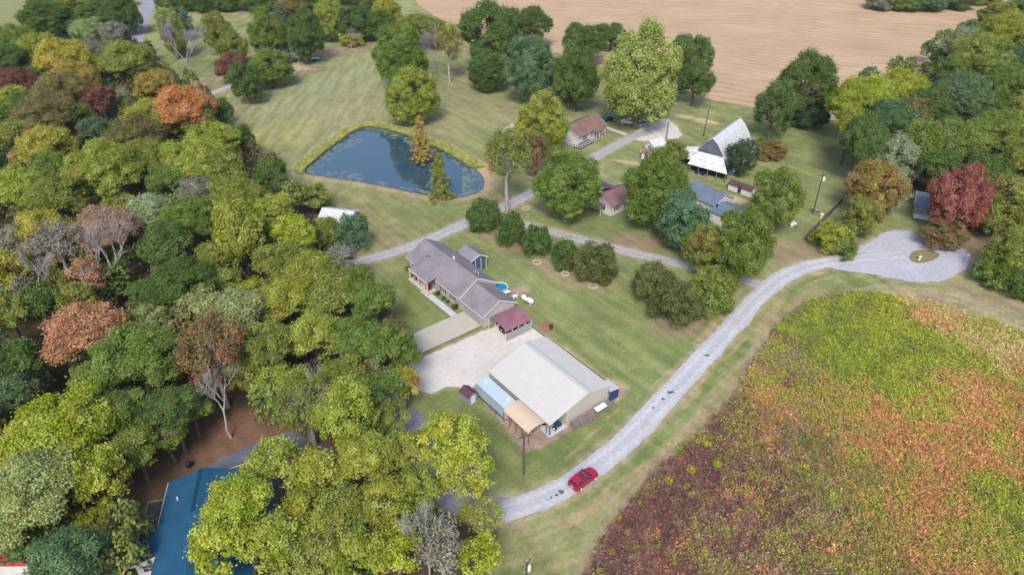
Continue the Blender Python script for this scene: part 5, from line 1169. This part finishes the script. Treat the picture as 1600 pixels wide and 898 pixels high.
# -- trees standing on their own, described one by one: x, y (crown centre), width, height, tone, kind, rust, label
SOLO = [
 (625,92,86,90,'G','lawn',.05,'large round green tree above the pond, behind the yellow-green one'),
 (643,150,86,84,'YG','lawn',.08,'round yellow-green tree on the lawn just above the pond'),
 (657,217,36,64,'OY','cone',.12,'golden brown conifer standing in the upper edge of the pond'),
 (687,276,42,66,'OL','cone',.1,'green conifer standing at the lower edge of the pond'),
 (700,72,46,70,'OL','open',.5,'thin olive tree turning orange beside the lilac-grey bare tree'),
 (655,48,84,52,'OL','pecan',.1,'gappy olive tree at the field edge behind the round green tree'),
 (605,22,50,50,'YG','lawn',.1,'small yellow-green tree at the left corner of the stubble field'),
 (768,62,104,104,'DG','pecan',0,'large dark green tree at the stubble field edge, left one of two'),
 (820,40,74,64,'DG','pecan',0,'dark green crown rising highest against the stubble field above the bluish tree'),
 (762,112,66,56,'DG','lawn',0,'low dark green tree at the foot of the large dark field-edge tree'),
 (830,110,84,96,'BG','lawn',0,'round bluish green tree between the dark field-edge trees'),
 (912,66,70,64,'DG','pecan',0,'dark green two-topped tree against the field, left of the big pale tree'),
 (955,58,56,40,'DG','pecan',0,'small dark crown touching the upper left of the big yellow-green tree'),
 (900,118,76,104,'DG','lawn',0,'dark green tree behind the brown-roofed farmhouse'),
 (1075,92,74,80,'DG','pecan',0,'dark green tree behind the upper right of the big yellow-green tree'),
 (1085,132,60,60,'DG','pecan',0,'lowest dark green crown right of the big yellow-green tree'),
 (1000,122,122,148,'PY','tall',.05,'very big pale yellow-green tree over the farmhouse yard'),
 (848,196,86,90,'YG','lawn',.28,'yellow-green tree turning orange left of the brown-roofed farmhouse'),
 (792,252,72,108,'OL','open',.22,'thin olive-brown tree between the pond and the paved drive'),
 (838,240,46,60,'OB','pecan',.4,'brownish small tree below the orange-tinged farmhouse tree'),
 (890,290,106,108,'G','lawn',.06,'round green lawn tree left of the wine-roofed white house'),
 (1028,300,108,118,'G','lawn',.06,'big green tree right of the wine-roofed white house'),
 (1052,240,46,42,'OL','pecan',.1,'thin olive tree in front of the barn lean-to'),
 (1066,346,74,92,'TE','lawn',0,'teal green tree left of the slate-roofed house'),
 (1052,350,60,70,'DG','lawn',0,'dark green tree tucked under the teal green tree'),
 (1164,386,88,122,'G','tall',.05,'tall green tree in front of the slate-roofed house'),
 (1214,312,82,98,'G','tall',0,'tall green tree right of the slate-roofed house, behind the tallest one'),
 (1105,388,76,84,'OL','lawn',.35,'olive tree turning brown beside the side drive end'),
 (1130,430,60,50,'OL','lawn',.1,'low olive tree at the foot of the tall green tree'),
 (1160,245,46,58,'BK','lawn',0,'dark round cedar against the right side of the barn'),
 (1205,236,48,32,'OB','bush',.6,'low brown bush right of the dark cedar by the barn'),
 (1190,228,24,24,'G','bush',0,'small green bush between the cedar and the brown bush'),
 (1210,172,62,88,'DG','pecan',.12,'dark pecan tree above the barn, left one of the pair'),
 (1262,138,92,104,'DG','pecan',.12,'dark wide gappy pecan tree at the field edge, right one of the pair'),
 (1260,180,70,26,'BK','bush',0,'dark hedge-like bush under the wide gappy pecan tree'),
 (757,338,58,56,'DG','bush',0,'first orchard tree, beside the paved drive'),
 (797,362,50,58,'DG','bush',0,'second orchard tree from the paved drive'),
 (840,379,48,54,'DG','bush',0,'third orchard tree, narrow and dark green'),
 (883,402,50,50,'DG','bush',0,'fourth orchard tree, partly behind the widest one'),
 (930,412,72,68,'DO','bush',0,'fifth and widest orchard tree below the side drive'),
 (1020,446,70,70,'DO','bush',.12,'left tree of the low group beside the gravel lane'),
 (1058,474,84,76,'DO','bush',.08,'front tree of the low group beside the gravel lane'),
 (1108,462,80,80,'G','bush',.1,'right tree of the low group beside the gravel lane'),
 (1350,165,100,92,'BY','wood',.03,'bright yellow-green tree at the right corner of the stubble field'),
 (1405,142,90,62,'BY','wood',.03,'upper bright yellow-green crown at the right corner of the stubble field'),
 (1392,200,92,84,'BG','wood',0,'greyish dark tree in front of the bright yellow-green corner tree'),
 (1400,250,76,78,'SG','tall',0,'silvery green tree above the orange-yellow tree'),
 (1365,292,84,84,'OY','tall',.35,'orange-yellow tree between the slat fence and the cottage'),
 (1396,300,44,70,'SG','tall',.15,'silvery narrow tree left of the grey-roofed cottage'),
 (1345,338,60,62,'OL','lawn',.25,'olive tree below the orange-yellow tree'),
 (1302,372,62,54,'YG','bush',0,'bright yellow-green bush beside the gravel lane bend'),
 (1322,388,42,40,'G','bush',0,'green bush right of the bright bush at the lane bend'),
 (1497,312,82,106,'RD','tall',.12,'red maple in front of the grey-roofed cottage'),
 (1478,366,66,44,'OB','lawn',.55,'lower brownish green crown hanging over the turnaround island'),
 (1572,322,90,92,'OL','tall',.35,'yellowing olive tree at the right edge beyond the turnaround'),
 (1582,392,70,84,'OL','tall',.1,'olive tree at the right edge, below the yellowing one'),
 (1552,432,60,46,'G','bush',0,'green bush right of the turnaround'),
 (1590,446,50,48,'DG','bush',0,'dark bush at the right edge below the turnaround'),
 (488,310,62,40,'OL','pecan',.1,'thin olive tree beside the white metal-roofed shed in the treetops'),
 (508,366,66,44,'OL','lawn',.1,'thin olive tree just below the white metal-roofed shed'),
 (549,362,50,60,'BG','lawn',.1,'thin bluish green tree hiding the white metal-roofed shed'),
 (477,58,60,74,'DG','lawn',0,'dark round tree with bare trunk foot at the top of the mown lawn'),
 (420,52,66,68,'G','lawn',0,'green tree left of the dark round lawn-top tree'),
 (422,106,68,56,'G','lawn',0,'round green tree at the left edge of the mown lawn'),
 (384,128,50,62,'DG','lawn',0,'dark green tree at the end of the short far drive'),
 (364,106,52,44,'MR','lawn',0,'dark maroon tree behind the end of the short far drive'),
 (515,32,56,58,'YG','lawn',.05,'yellowish green tree above the mown lawn'),
 (548,62,40,22,'Y','bush',.1,'yellow bush along the hedge above the mown lawn'),
 (340,52,46,62,'OL','lawn',.3,'brownish green tree right of the lilac bare tree'),
 (363,76,46,52,'OL','lawn',.1,'olive round tree in front of the brownish one, upper left'),
 (272,56,42,62,'G','lawn',0,'green tree behind the lilac bare tree by the country road'),
 (262,32,36,44,'PG','lawn',0,'pale green tree beside the country road'),
 (289,30,28,34,'TE','cone',0,'teal conifer beside the country road'),
 (436,24,30,34,'TE','cone',0,'teal conifer in the hedge above the mown lawn'),
 (590,40,60,40,'DG','lawn',0,'dark tree in the hedge left of the field corner'),
 (552,38,56,50,'DG','lawn',.05,'dark tree in the hedge behind the yellow bush'),
 (455,14,44,34,'OB','lawn',.3,'brown-grey tree in the hedge above the dark lawn-top tree'),
 (284,165,98,60,'OR','wood',.0,'bright orange tree at the edge of the left woods'),
 (28,126,58,42,'MR','wood',0,'maroon-red tree near the left edge, upper woods'),
 (157,157,54,44,'MR','wood',.2,'smaller maroon tree left of the white bare branches'),
 (138,522,132,92,'SA','open',.0,'wide salmon-orange tree in the middle of the left woods'),
 (135,432,62,60,'SA','open',.3,'thin reddish tree beside the white forked trunk'),
 (165,362,110,66,'PK','open',.25,'pinkish brown crown on a white forked trunk'),
 (90,385,84,76,'GR','open',.2,'thin grey-green tree on a white trunk left of the pink one'),
 (28,380,66,60,'GR','open',.0,'thin grey tree at the left edge in the middle woods'),
 (62,345,84,34,'Y','wood',.0,'yellow crown left of the pinkish brown tree'),
 (16,430,56,72,'Y','wood',.25,'golden yellow tree at the left edge in the middle woods'),
 (330,552,104,120,'OB','open',.6,'thin orange-brown tree with a leaning pale trunk above the brown leaf ground'),
 (100,650,154,84,'BY','wood',.02,'bright yellow-green tree at the lower left, behind the grey-green oak'),
 (62,768,158,140,'PG','wood',.05,'big pale grey-green oak at the lower left'),
 (162,748,80,118,'BY','wood',.03,'bright yellow tree between the grey-green oak and the blue roof'),
 (545,650,96,104,'YG','wood',.0,'bright green tree left of the woodland lane'),
 (634,600,44,50,'Y','wood',.2,'small golden autumn tree at the left end of the gravel lot'),
 (704,690,94,92,'BY','wood',.03,'bright yellow-green tree on the lawn left of the tan carport'),
 (376,795,112,104,'BY','wood',.0,'bright tree overhanging the blue roof'),
 (345,858,104,90,'BY','wood',.0,'lower bright tree overhanging the blue roof near the bottom edge'),
 (728,745,86,78,'BY','open',.1,'thin bright tree where the woodland lane meets the gravel lane'),
 (690,855,80,90,'GR','open',.1,'thin grey-branched tree left of the bottom utility pole'),
 (752,805,70,54,'YG','open',.05,'thin yellow-green tree leaning over the near end of the gravel lane'),
 (750,868,66,60,'BY','wood',.0,'bright yellow-green tree nearest the bottom utility pole'),
 (575,572,56,44,'SG','wood',.3,'silvery crown above the bright green tree of the lane'),
 (478,632,96,90,'OL','open',.15,'thin olive tree with bare white branches in the middle of the woods'),
]
for x, y, w_, h_, tn, kd, rs, lb in SOLO: tree(x, y, w_, h_, tn, kd, lb, rust=rs, name='tree' if kd == 'bush' and 'tree' in lb.split(' below')[0].split(' beside')[0] and 'bush' not in lb and 'shrub' not in lb else None)
bare(298, 124, 62, 86, 'lilac-grey bare tree standing by the far drive, upper left')
bare(679, 114, 36, 72, 'narrow lilac-grey bare tree beside the round green tree above the pond')
bare(461, 96, 26, 44, 'small lilac bare tree at the top edge of the mown lawn')
bare(549, 76, 34, 26, 'low bluish bare shrub tree below the yellow bush', depth=4)
bare(174, 196, 46, 44, 'white bare branches left of the orange tree in the upper woods', PALE, 5)
bare(202, 178, 46, 42, 'pale bare tree just left of the orange tree', PALE, 5)
bare(183, 476, 96, 130, 'large white forked bare trunk in the left woods', PALE, 5)
bare(92, 505, 76, 120, 'slender white bare trunk in the left woods', PALE, 5)
bare(362, 684, 70, 110, 'pale leaning bare tree above the brown leaf-strewn ground', PALE, 5)
bare(486, 690, 90, 90, 'white bare branches above the paved forecourt', PALE, 5)
bare(672, 905, 70, 110, 'bare grey tree at the bottom edge beside the thin grey-branched one', PALE, 5)
# -- the woods: crowns read off the photograph
WOOD = [
 (75,30,84,52,'DG'),(112,14,70,44,'OL'),(160,26,76,52,'DG'),(196,22,46,58,'DG'),(25,62,72,46,'G'),(60,72,60,40,'YG'),(18,92,60,44,'DG'),(98,84,84,44,'Y'),(140,82,60,42,'GR'),(138,48,52,36,'PG'),(180,56,46,44,'GR'),(196,88,80,44,'OL'),(118,112,70,36,'OY'),(148,102,50,34,'YG'),(62,118,50,40,'DG'),
 (92,136,80,46,'OB'),(46,164,56,44,'DG'),(78,170,90,54,'OB'),(112,184,62,54,'G'),(242,124,60,30,'OY'),(238,178,84,48,'YG'),(218,206,92,52,'OB'),(150,206,52,46,'BG'),(22,150,46,32,'YG'),(12,176,50,40,'G'),(24,204,60,40,'OL'),(74,212,80,34,'Y'),(310,192,62,48,'G'),(335,214,78,42,'YG'),(376,214,38,42,'DG'),(348,178,36,44,'DG'),
 (165,262,112,80,'YG'),(30,292,80,60,'YG'),(82,262,62,50,'G'),(92,304,82,58,'OL'),(40,246,42,36,'OY'),(232,252,72,70,'OL'),(308,246,100,60,'YG'),(272,276,78,56,'G'),(348,270,72,52,'OL'),(308,296,62,40,'GR'),(370,304,80,56,'OL'),(420,286,50,50,'DG'),(186,330,60,48,'OL'),
 (236,332,70,60,'SG'),(298,344,88,76,'G'),(262,384,82,76,'DG'),(290,432,100,60,'DG'),(374,366,80,112,'YG'),(344,404,70,68,'OL'),(424,270,44,46,'DG'),(430,332,62,56,'YG'),(456,364,76,60,'BY'),(440,408,84,60,'OL'),(486,420,88,56,'YG'),(412,372,50,50,'DG'),(405,318,44,44,'G'),
 (535,408,60,50,'GR'),(556,442,74,50,'G'),(62,470,64,60,'DG'),(18,494,58,70,'OL'),(28,560,80,58,'DG'),(92,448,40,60,'OL'),(214,560,128,104,'G'),(186,640,100,62,'G'),(268,636,90,60,'DG'),(232,500,60,50,'PG'),(318,476,72,56,'PG'),(372,492,98,82,'PG'),(352,440,60,44,'OL'),(150,585,70,44,'G'),(120,470,60,54,'OL'),(230,460,60,50,'DG'),
 (46,682,120,60,'Y'),(156,814,60,56,'BY'),(104,862,120,60,'BG'),(22,838,64,60,'PG'),(150,880,70,40,'BG'),(130,720,60,50,'OL'),(210,690,80,50,'OL'),(260,680,60,44,'G'),(20,610,70,50,'BG'),(84,4,70,40,'DG'),(132,0,70,36,'OL'),(172,-3,60,36,'DG'),(296,632,66,50,'G'),
 (448,470,86,72,'YG'),(522,456,84,60,'OL'),(582,474,76,64,'G'),(420,540,84,80,'OL'),(490,524,84,76,'YG'),(556,532,86,72,'G'),(610,540,70,70,'G'),(540,590,80,64,'OL'),(596,606,76,60,'G'),(610,650,60,50,'OL'),(440,600,80,66,'YG'),(388,590,60,60,'OL'),(500,480,60,50,'G'),(400,460,60,50,'YG'),(636,560,44,52,'G'),
 (430,722,86,76,'YG'),(496,744,92,86,'YG'),(572,716,100,84,'YG'),(634,706,72,70,'YG'),(430,850,100,86,'YG'),(482,806,92,80,'YG'),(540,806,92,80,'OL'),(600,788,92,80,'YG'),(650,768,76,76,'YG'),(560,868,92,72,'YG'),(620,858,84,80,'BY'),(500,874,86,70,'OL'),(664,820,54,60,'G'),(400,740,54,50,'YG'),(590,670,50,50,'G'),
 (1490,222,86,78,'G'),(1500,160,100,84,'BG'),(1530,92,86,78,'OL'),(1506,74,60,56,'SG'),(1570,58,82,72,'YG'),(1574,140,82,80,'G'),(1562,212,92,76,'G'),(1592,256,60,70,'OL'),(1348,222,70,84,'DG'),(1446,170,80,70,'DG'),(1440,225,60,76,'G'),(1330,200,50,66,'YG'),(1490,110,50,50,'G'),(1530,180,70,64,'DG'),(1470,262,60,50,'DG'),(1540,270,70,60,'DG'),(1560,24,60,34,'OL'),
 (1590,100,60,60,'BG'),(1600,180,60,60,'OL'),(1590,20,60,40,'G'),(1420,182,60,60,'OB'),(1640,120,80,80,'G'),(1640,220,90,80,'OL'),(1650,320,90,90,'G'),(1650,40,80,70,'DG'),
 (1375,2,50,26,'GR'),(1410,4,50,26,'G'),(1450,2,60,26,'BG'),(1495,0,56,24,'DG'),(1535,-6,50,22,'OL'),
 (318,2,60,30,'DG'),(360,0,60,28,'DG'),(405,2,60,28,'DG'),(480,4,60,30,'DG'),(540,0,70,34,'DG'),(580,6,50,36,'DG'),(270,4,50,34,'DG'),(515,20,50,36,'OL'),
 (-30,120,80,60,'G'),(-30,200,80,60,'OL'),(-36,300,90,70,'G'),(-40,420,90,80,'OL'),(-40,540,100,90,'G'),(-50,680,110,90,'YG'),
]
EXTRA = [q_ for q_ in WOOD if q_[0] < -20 or q_[0] > 1615]
for x, y, w_, h_, tn in WOOD:
    if x < -20 or x > 1615: continue
    tree(x, y, w_, h_, tn, 'bush' if y < 9 else ('lawn' if y < 32 else 'wood'), name='tree', rust=rnt.choice((0, 0, .03, .06, .1)))
# understorey seen through the gaps between crowns, and woods running on out of the frame: one mass nobody could count
UM, _c = crown('understorey_pattern', 3.2, 2.9, 77, .55, 'round', .3); bpy_n = len(UM.vertices)
uv = np.empty(bpy_n*3, np.float32); UM.vertices.foreach_get('co', uv); uv = uv.reshape(-1, 3)
uc = np.empty(len(UM.polygons)*4, np.float32); UM.attributes['tint'].data.foreach_get('color', uc); uc = uc.reshape(-1, 4)
UV_, UC_ = [], []
def understorey(gx_, gy_, Rr, zt, tone, rn):
    a = rn.uniform(0, 6.28); k = Rr/3.2; v = uv*[k, k, (zt*.45)/2.9]; v = np.stack([v[:, 0]*cos(a)-v[:, 1]*sin(a)+gx_, v[:, 0]*sin(a)+v[:, 1]*cos(a)+gy_, v[:, 2]+zt*.55], 1)
    UV_.append(v); c = A(*TONE[tone], s=.85)*LEAFK; UC_.append(np.hstack([c[None]*(.5+1.1*uc[:, :1]), np.ones((len(uc), 1))]))
def scatter(poly, step, tones, rmin, rmax, seed, lim):
    rn = random.Random(seed); bx = [p[0] for p in poly]; by = [p[1] for p in poly]
    x = min(bx)
    while x < max(bx):
        y = min(by)
        while y < max(by):
            X, Y = x+rn.uniform(-.4, .4)*step, y+rn.uniform(-.4, .4)*step; y += step
            if not inside(np.array([X]), np.array([Y]), poly)[0]: continue
            u, v = proj(X, Y, 5)
            if lim(u, v): understorey(X, Y, rn.uniform(rmin, rmax), rn.uniform(6, 9), rn.choice(tones), rn)
        x += step
near_gap = lambda u, v: (205 < u < 470 and 640 < v) or (u > 590 and 570 < v < 800) or (360 < u < 520 and 655 < v < 700)
scatter(WOODS, 7.5, ['DG', 'OL', 'G', 'OB'], 2.4, 3.6, 3, lambda u, v: -260 < u < 640 and 60 < v < 960 and not near_gap(u, v) and not (u > 560 and v < 480) and not (478 < u < 575 and v < 412))
scatter(WOODS_R, 9, ['DG', 'OL', 'G', 'BG'], 2.6, 3.8, 4, lambda u, v: u < 1800 and v < 290 and u > 1350)
rn = random.Random(9)
for x, y, w_, h_, tn in EXTRA:
    P_ = g(x, y, 7); Rr = w_/2/pxm(y, 7); understorey(P_[0], P_[1], Rr, 12, tn, rn)
V_ = np.vstack(UV_); o = bpy.data.objects.new('woodland_understorey', npmesh('woodland_understorey', V_, np.arange(len(V_)).reshape(-1, 4), leafmat('understorey_leaf', False), np.vstack(UC_), 'FACE')); COL.objects.link(o)
tag(o, 'dense lower woodland foliage filling the gaps between the crowns', 'woods', kind='stuff')
# shrubs against the long house
for (lx, ly, w_, lb) in ((11.6, -.35, .9, 'dark clipped shrub beside the porch of the grey-roofed house'), (13.6, -.3, .7, 'low dark shrub under the first shuttered window'), (14.9, -.3, .6, 'low dark shrub between the shuttered windows'), (17.4, -.35, 1.1, 'tall dark shrub at the garage corner'), (.6, -.3, .9, 'dark shrub at the far left corner of the grey-roofed house')):
    O = L(lx, ly); cm, tm_, B, zc, zs = getp('bush', 1.7, 1)
    o = bpy.data.objects.new('shrub', None); COL.objects.link(o); o.location = O; k = w_/1.7*.62; o.scale = (k, k, k*1.3)
    for nm_, mm_, zz_ in (('foliage', cm, zc), ('stem', tm_, 0)):
        c = bpy.data.objects.new(nm_, mm_); COL.objects.link(c); c.parent = o; c.location = (0, 0, zz_); c.color = (*lin(TONE['DG']), 1)
    tag(o, lb, 'shrub')
# bright weed clumps in the dark part of the meadow
GW_ = [(1000,789,13),(1045,755,16),(1079,738,17),(1121,728,17),(1072,762,13),(1080,775,14),(1043,770,9),(980,834,12),(979,852,9),(1084,854,14),(1100,868,17),(955,864,13),(998,872,10),(1128,737,9),(1155,800,13),(1166,762,11),(1190,800,12),(1232,815,9),(1279,761,11),(1256,733,16),(968,812,11),(1060,705,14),(1105,697,14),(1186,624,15),(1230,628,12)]
names_ = ['bright yellow-green weed clump in the dark purple part of the meadow']
for i, (x, y, w_) in enumerate(GW_):
    O = g(x, y); R = w_/2/pxm(y, .6); cm, tm_, B, zc, zs = getp('bush', 1.7, i % 3); k = R/1.7*.9
    o = bpy.data.objects.new('weed_clump', None); COL.objects.link(o); o.location = (*O, .1); o.scale = (k, k, k); o.rotation_euler = (0, 0, i*1.3)
    c = bpy.data.objects.new('foliage', cm); COL.objects.link(c); c.parent = o; c.location = (0, 0, zc); c.color = (*lin((200, 196, 44) if i % 3 else (150, 176, 52), KALB*1.2), 1)
    c = bpy.data.objects.new('stem', tm_); COL.objects.link(c); c.parent = o
    tag(o, None, 'weed', 'bright weed clumps in the meadow'); TREES.append([o, x, y, w_, w_, 'bright', None, 'weed'])

# ------------------------------------------------------------------ labels for the crowns of the woods, from what stands near each
LM = [(284,165,'the bright orange tree'),(28,126,'the maroon-red tree'),(60,345,'the yellow crown of the left woods'),(135,528,'the salmon-orange tree'),(165,362,'the pinkish brown tree'),(90,440,'the slender white bare trunk'),(16,430,'the golden tree at the left edge'),
 (62,768,'the big grey-green oak'),(172,745,'the bright tree beside the blue roof'),(300,790,'the bright blue roof'),(330,552,'the thin orange-brown tree'),(520,340,'the white metal-roofed shed'),(478,632,'the thin tree with white branches'),(680,500,'the concrete driveway'),
 (635,600,'the golden tree at the gravel lot'),(704,690,'the lone bright tree by the tan carport'),(640,790,'the near end of the gravel lane'),(210,60,'the country road'),(297,90,'the lilac-grey bare tree'),(172,120,'the white-roofed cabin'),(480,250,'the left tip of the pond'),
 (420,105,'the round tree at the mown lawn edge'),(545,60,'the yellow hedge bush'),(1350,165,'the bright corner tree of the field'),(1484,320,'the red maple'),(1400,250,'the silvery green tree'),(1450,8,'the copse beyond the stubble field'),(1572,322,'the yellowing right-edge tree'),(1510,90,'the upper right field edge'),
 (545,650,'the bright green lane tree'),(376,795,'the bright tree over the blue roof'),(690,855,'the thin grey-branched tree'),(100,650,'the bright yellow-green lower left tree'),(575,572,'the silvery crown in the woods'),(400,715,'the paved forecourt')]
DIRS = ['right of', 'above and right of', 'above', 'above and left of', 'left of', 'below and left of', 'below', 'below and right of']
from collections import defaultdict
todo = [t_ for t_ in TREES if not t_[6]]; used = set(t_[6] for t_ in TREES if t_[6])
WLM = [(912,742,'the crimson car'),(1400,580,'the yellow meadow middle'),(818,740,'the pole by the tan carport'),(823,880,'the bottom utility pole'),(1302,400,'the lane bend bush')]
for T in todo:
    o, x, y, w_, h_, word, _, kind = T; lms = WLM if kind == 'weed' else LM
    cand = sorted(lms, key=lambda l: math.hypot(l[0]-x, l[1]-y)); size = 'small' if w_ < 52 else ('large' if w_ > 88 else 'mid-sized')
    if kind == 'weed': size = 'small' if w_ < 12 else 'larger'
    noun = 'weed clump' if kind == 'weed' else 'tree'
    if kind == 'weed': word = 'bright'
    done = False
    for q_ in ('', 'just ', 'farther '):
        for l in cand[:6]:
            dx, dy = x-l[0], y-l[1]; d = math.hypot(dx, dy); di = DIRS[int(round(math.degrees(math.atan2(-dy, dx))/45)) % 8]
            if q_ == 'just ' and d > 70: continue
            if q_ == 'farther ' and d < 70: continue
            s_ = '%s %s %s %s%s %s' % (size, word, noun, q_, di, l[2])
            if s_ not in used: done = True; break
        if done: break
    if not done:
        a, b2 = cand[0], cand[1]
        for a, b2 in ((cand[i], cand[j]) for i in range(5) for j in range(i+1, 6)):
            s_ = '%s %s between %s and %s' % (word, noun, a[2], b2[2])
            if s_ not in used: break
        while s_ in used: s_ = s_.replace(noun, noun+' crown', 1) if ' crown' not in s_ else s_+' yonder'
    used.add(s_); o['label'] = s_
    if kind == 'wood': o['group'] = 'trees of the woods'

# ------------------------------------------------------------------ faint air
hb = MB(); hb.box(-3900, 3900, -3900, 3900, -3, 84); hm = bpy.data.materials.new('haze'); hm.use_nodes = True; t = hm.node_tree; t.nodes.clear()
ov = t.nodes.new('ShaderNodeOutputMaterial'); pv = t.nodes.new('ShaderNodeVolumePrincipled'); pv.inputs['Density'].default_value = .00005; pv.inputs['Color'].default_value = (.8, .87, .96, 1)
t.links.new(pv.outputs[0], ov.inputs['Volume']); ho = hb.build('haze', hm); tag(ho, 'faint bluish air over the whole view', 'haze', kind='stuff')
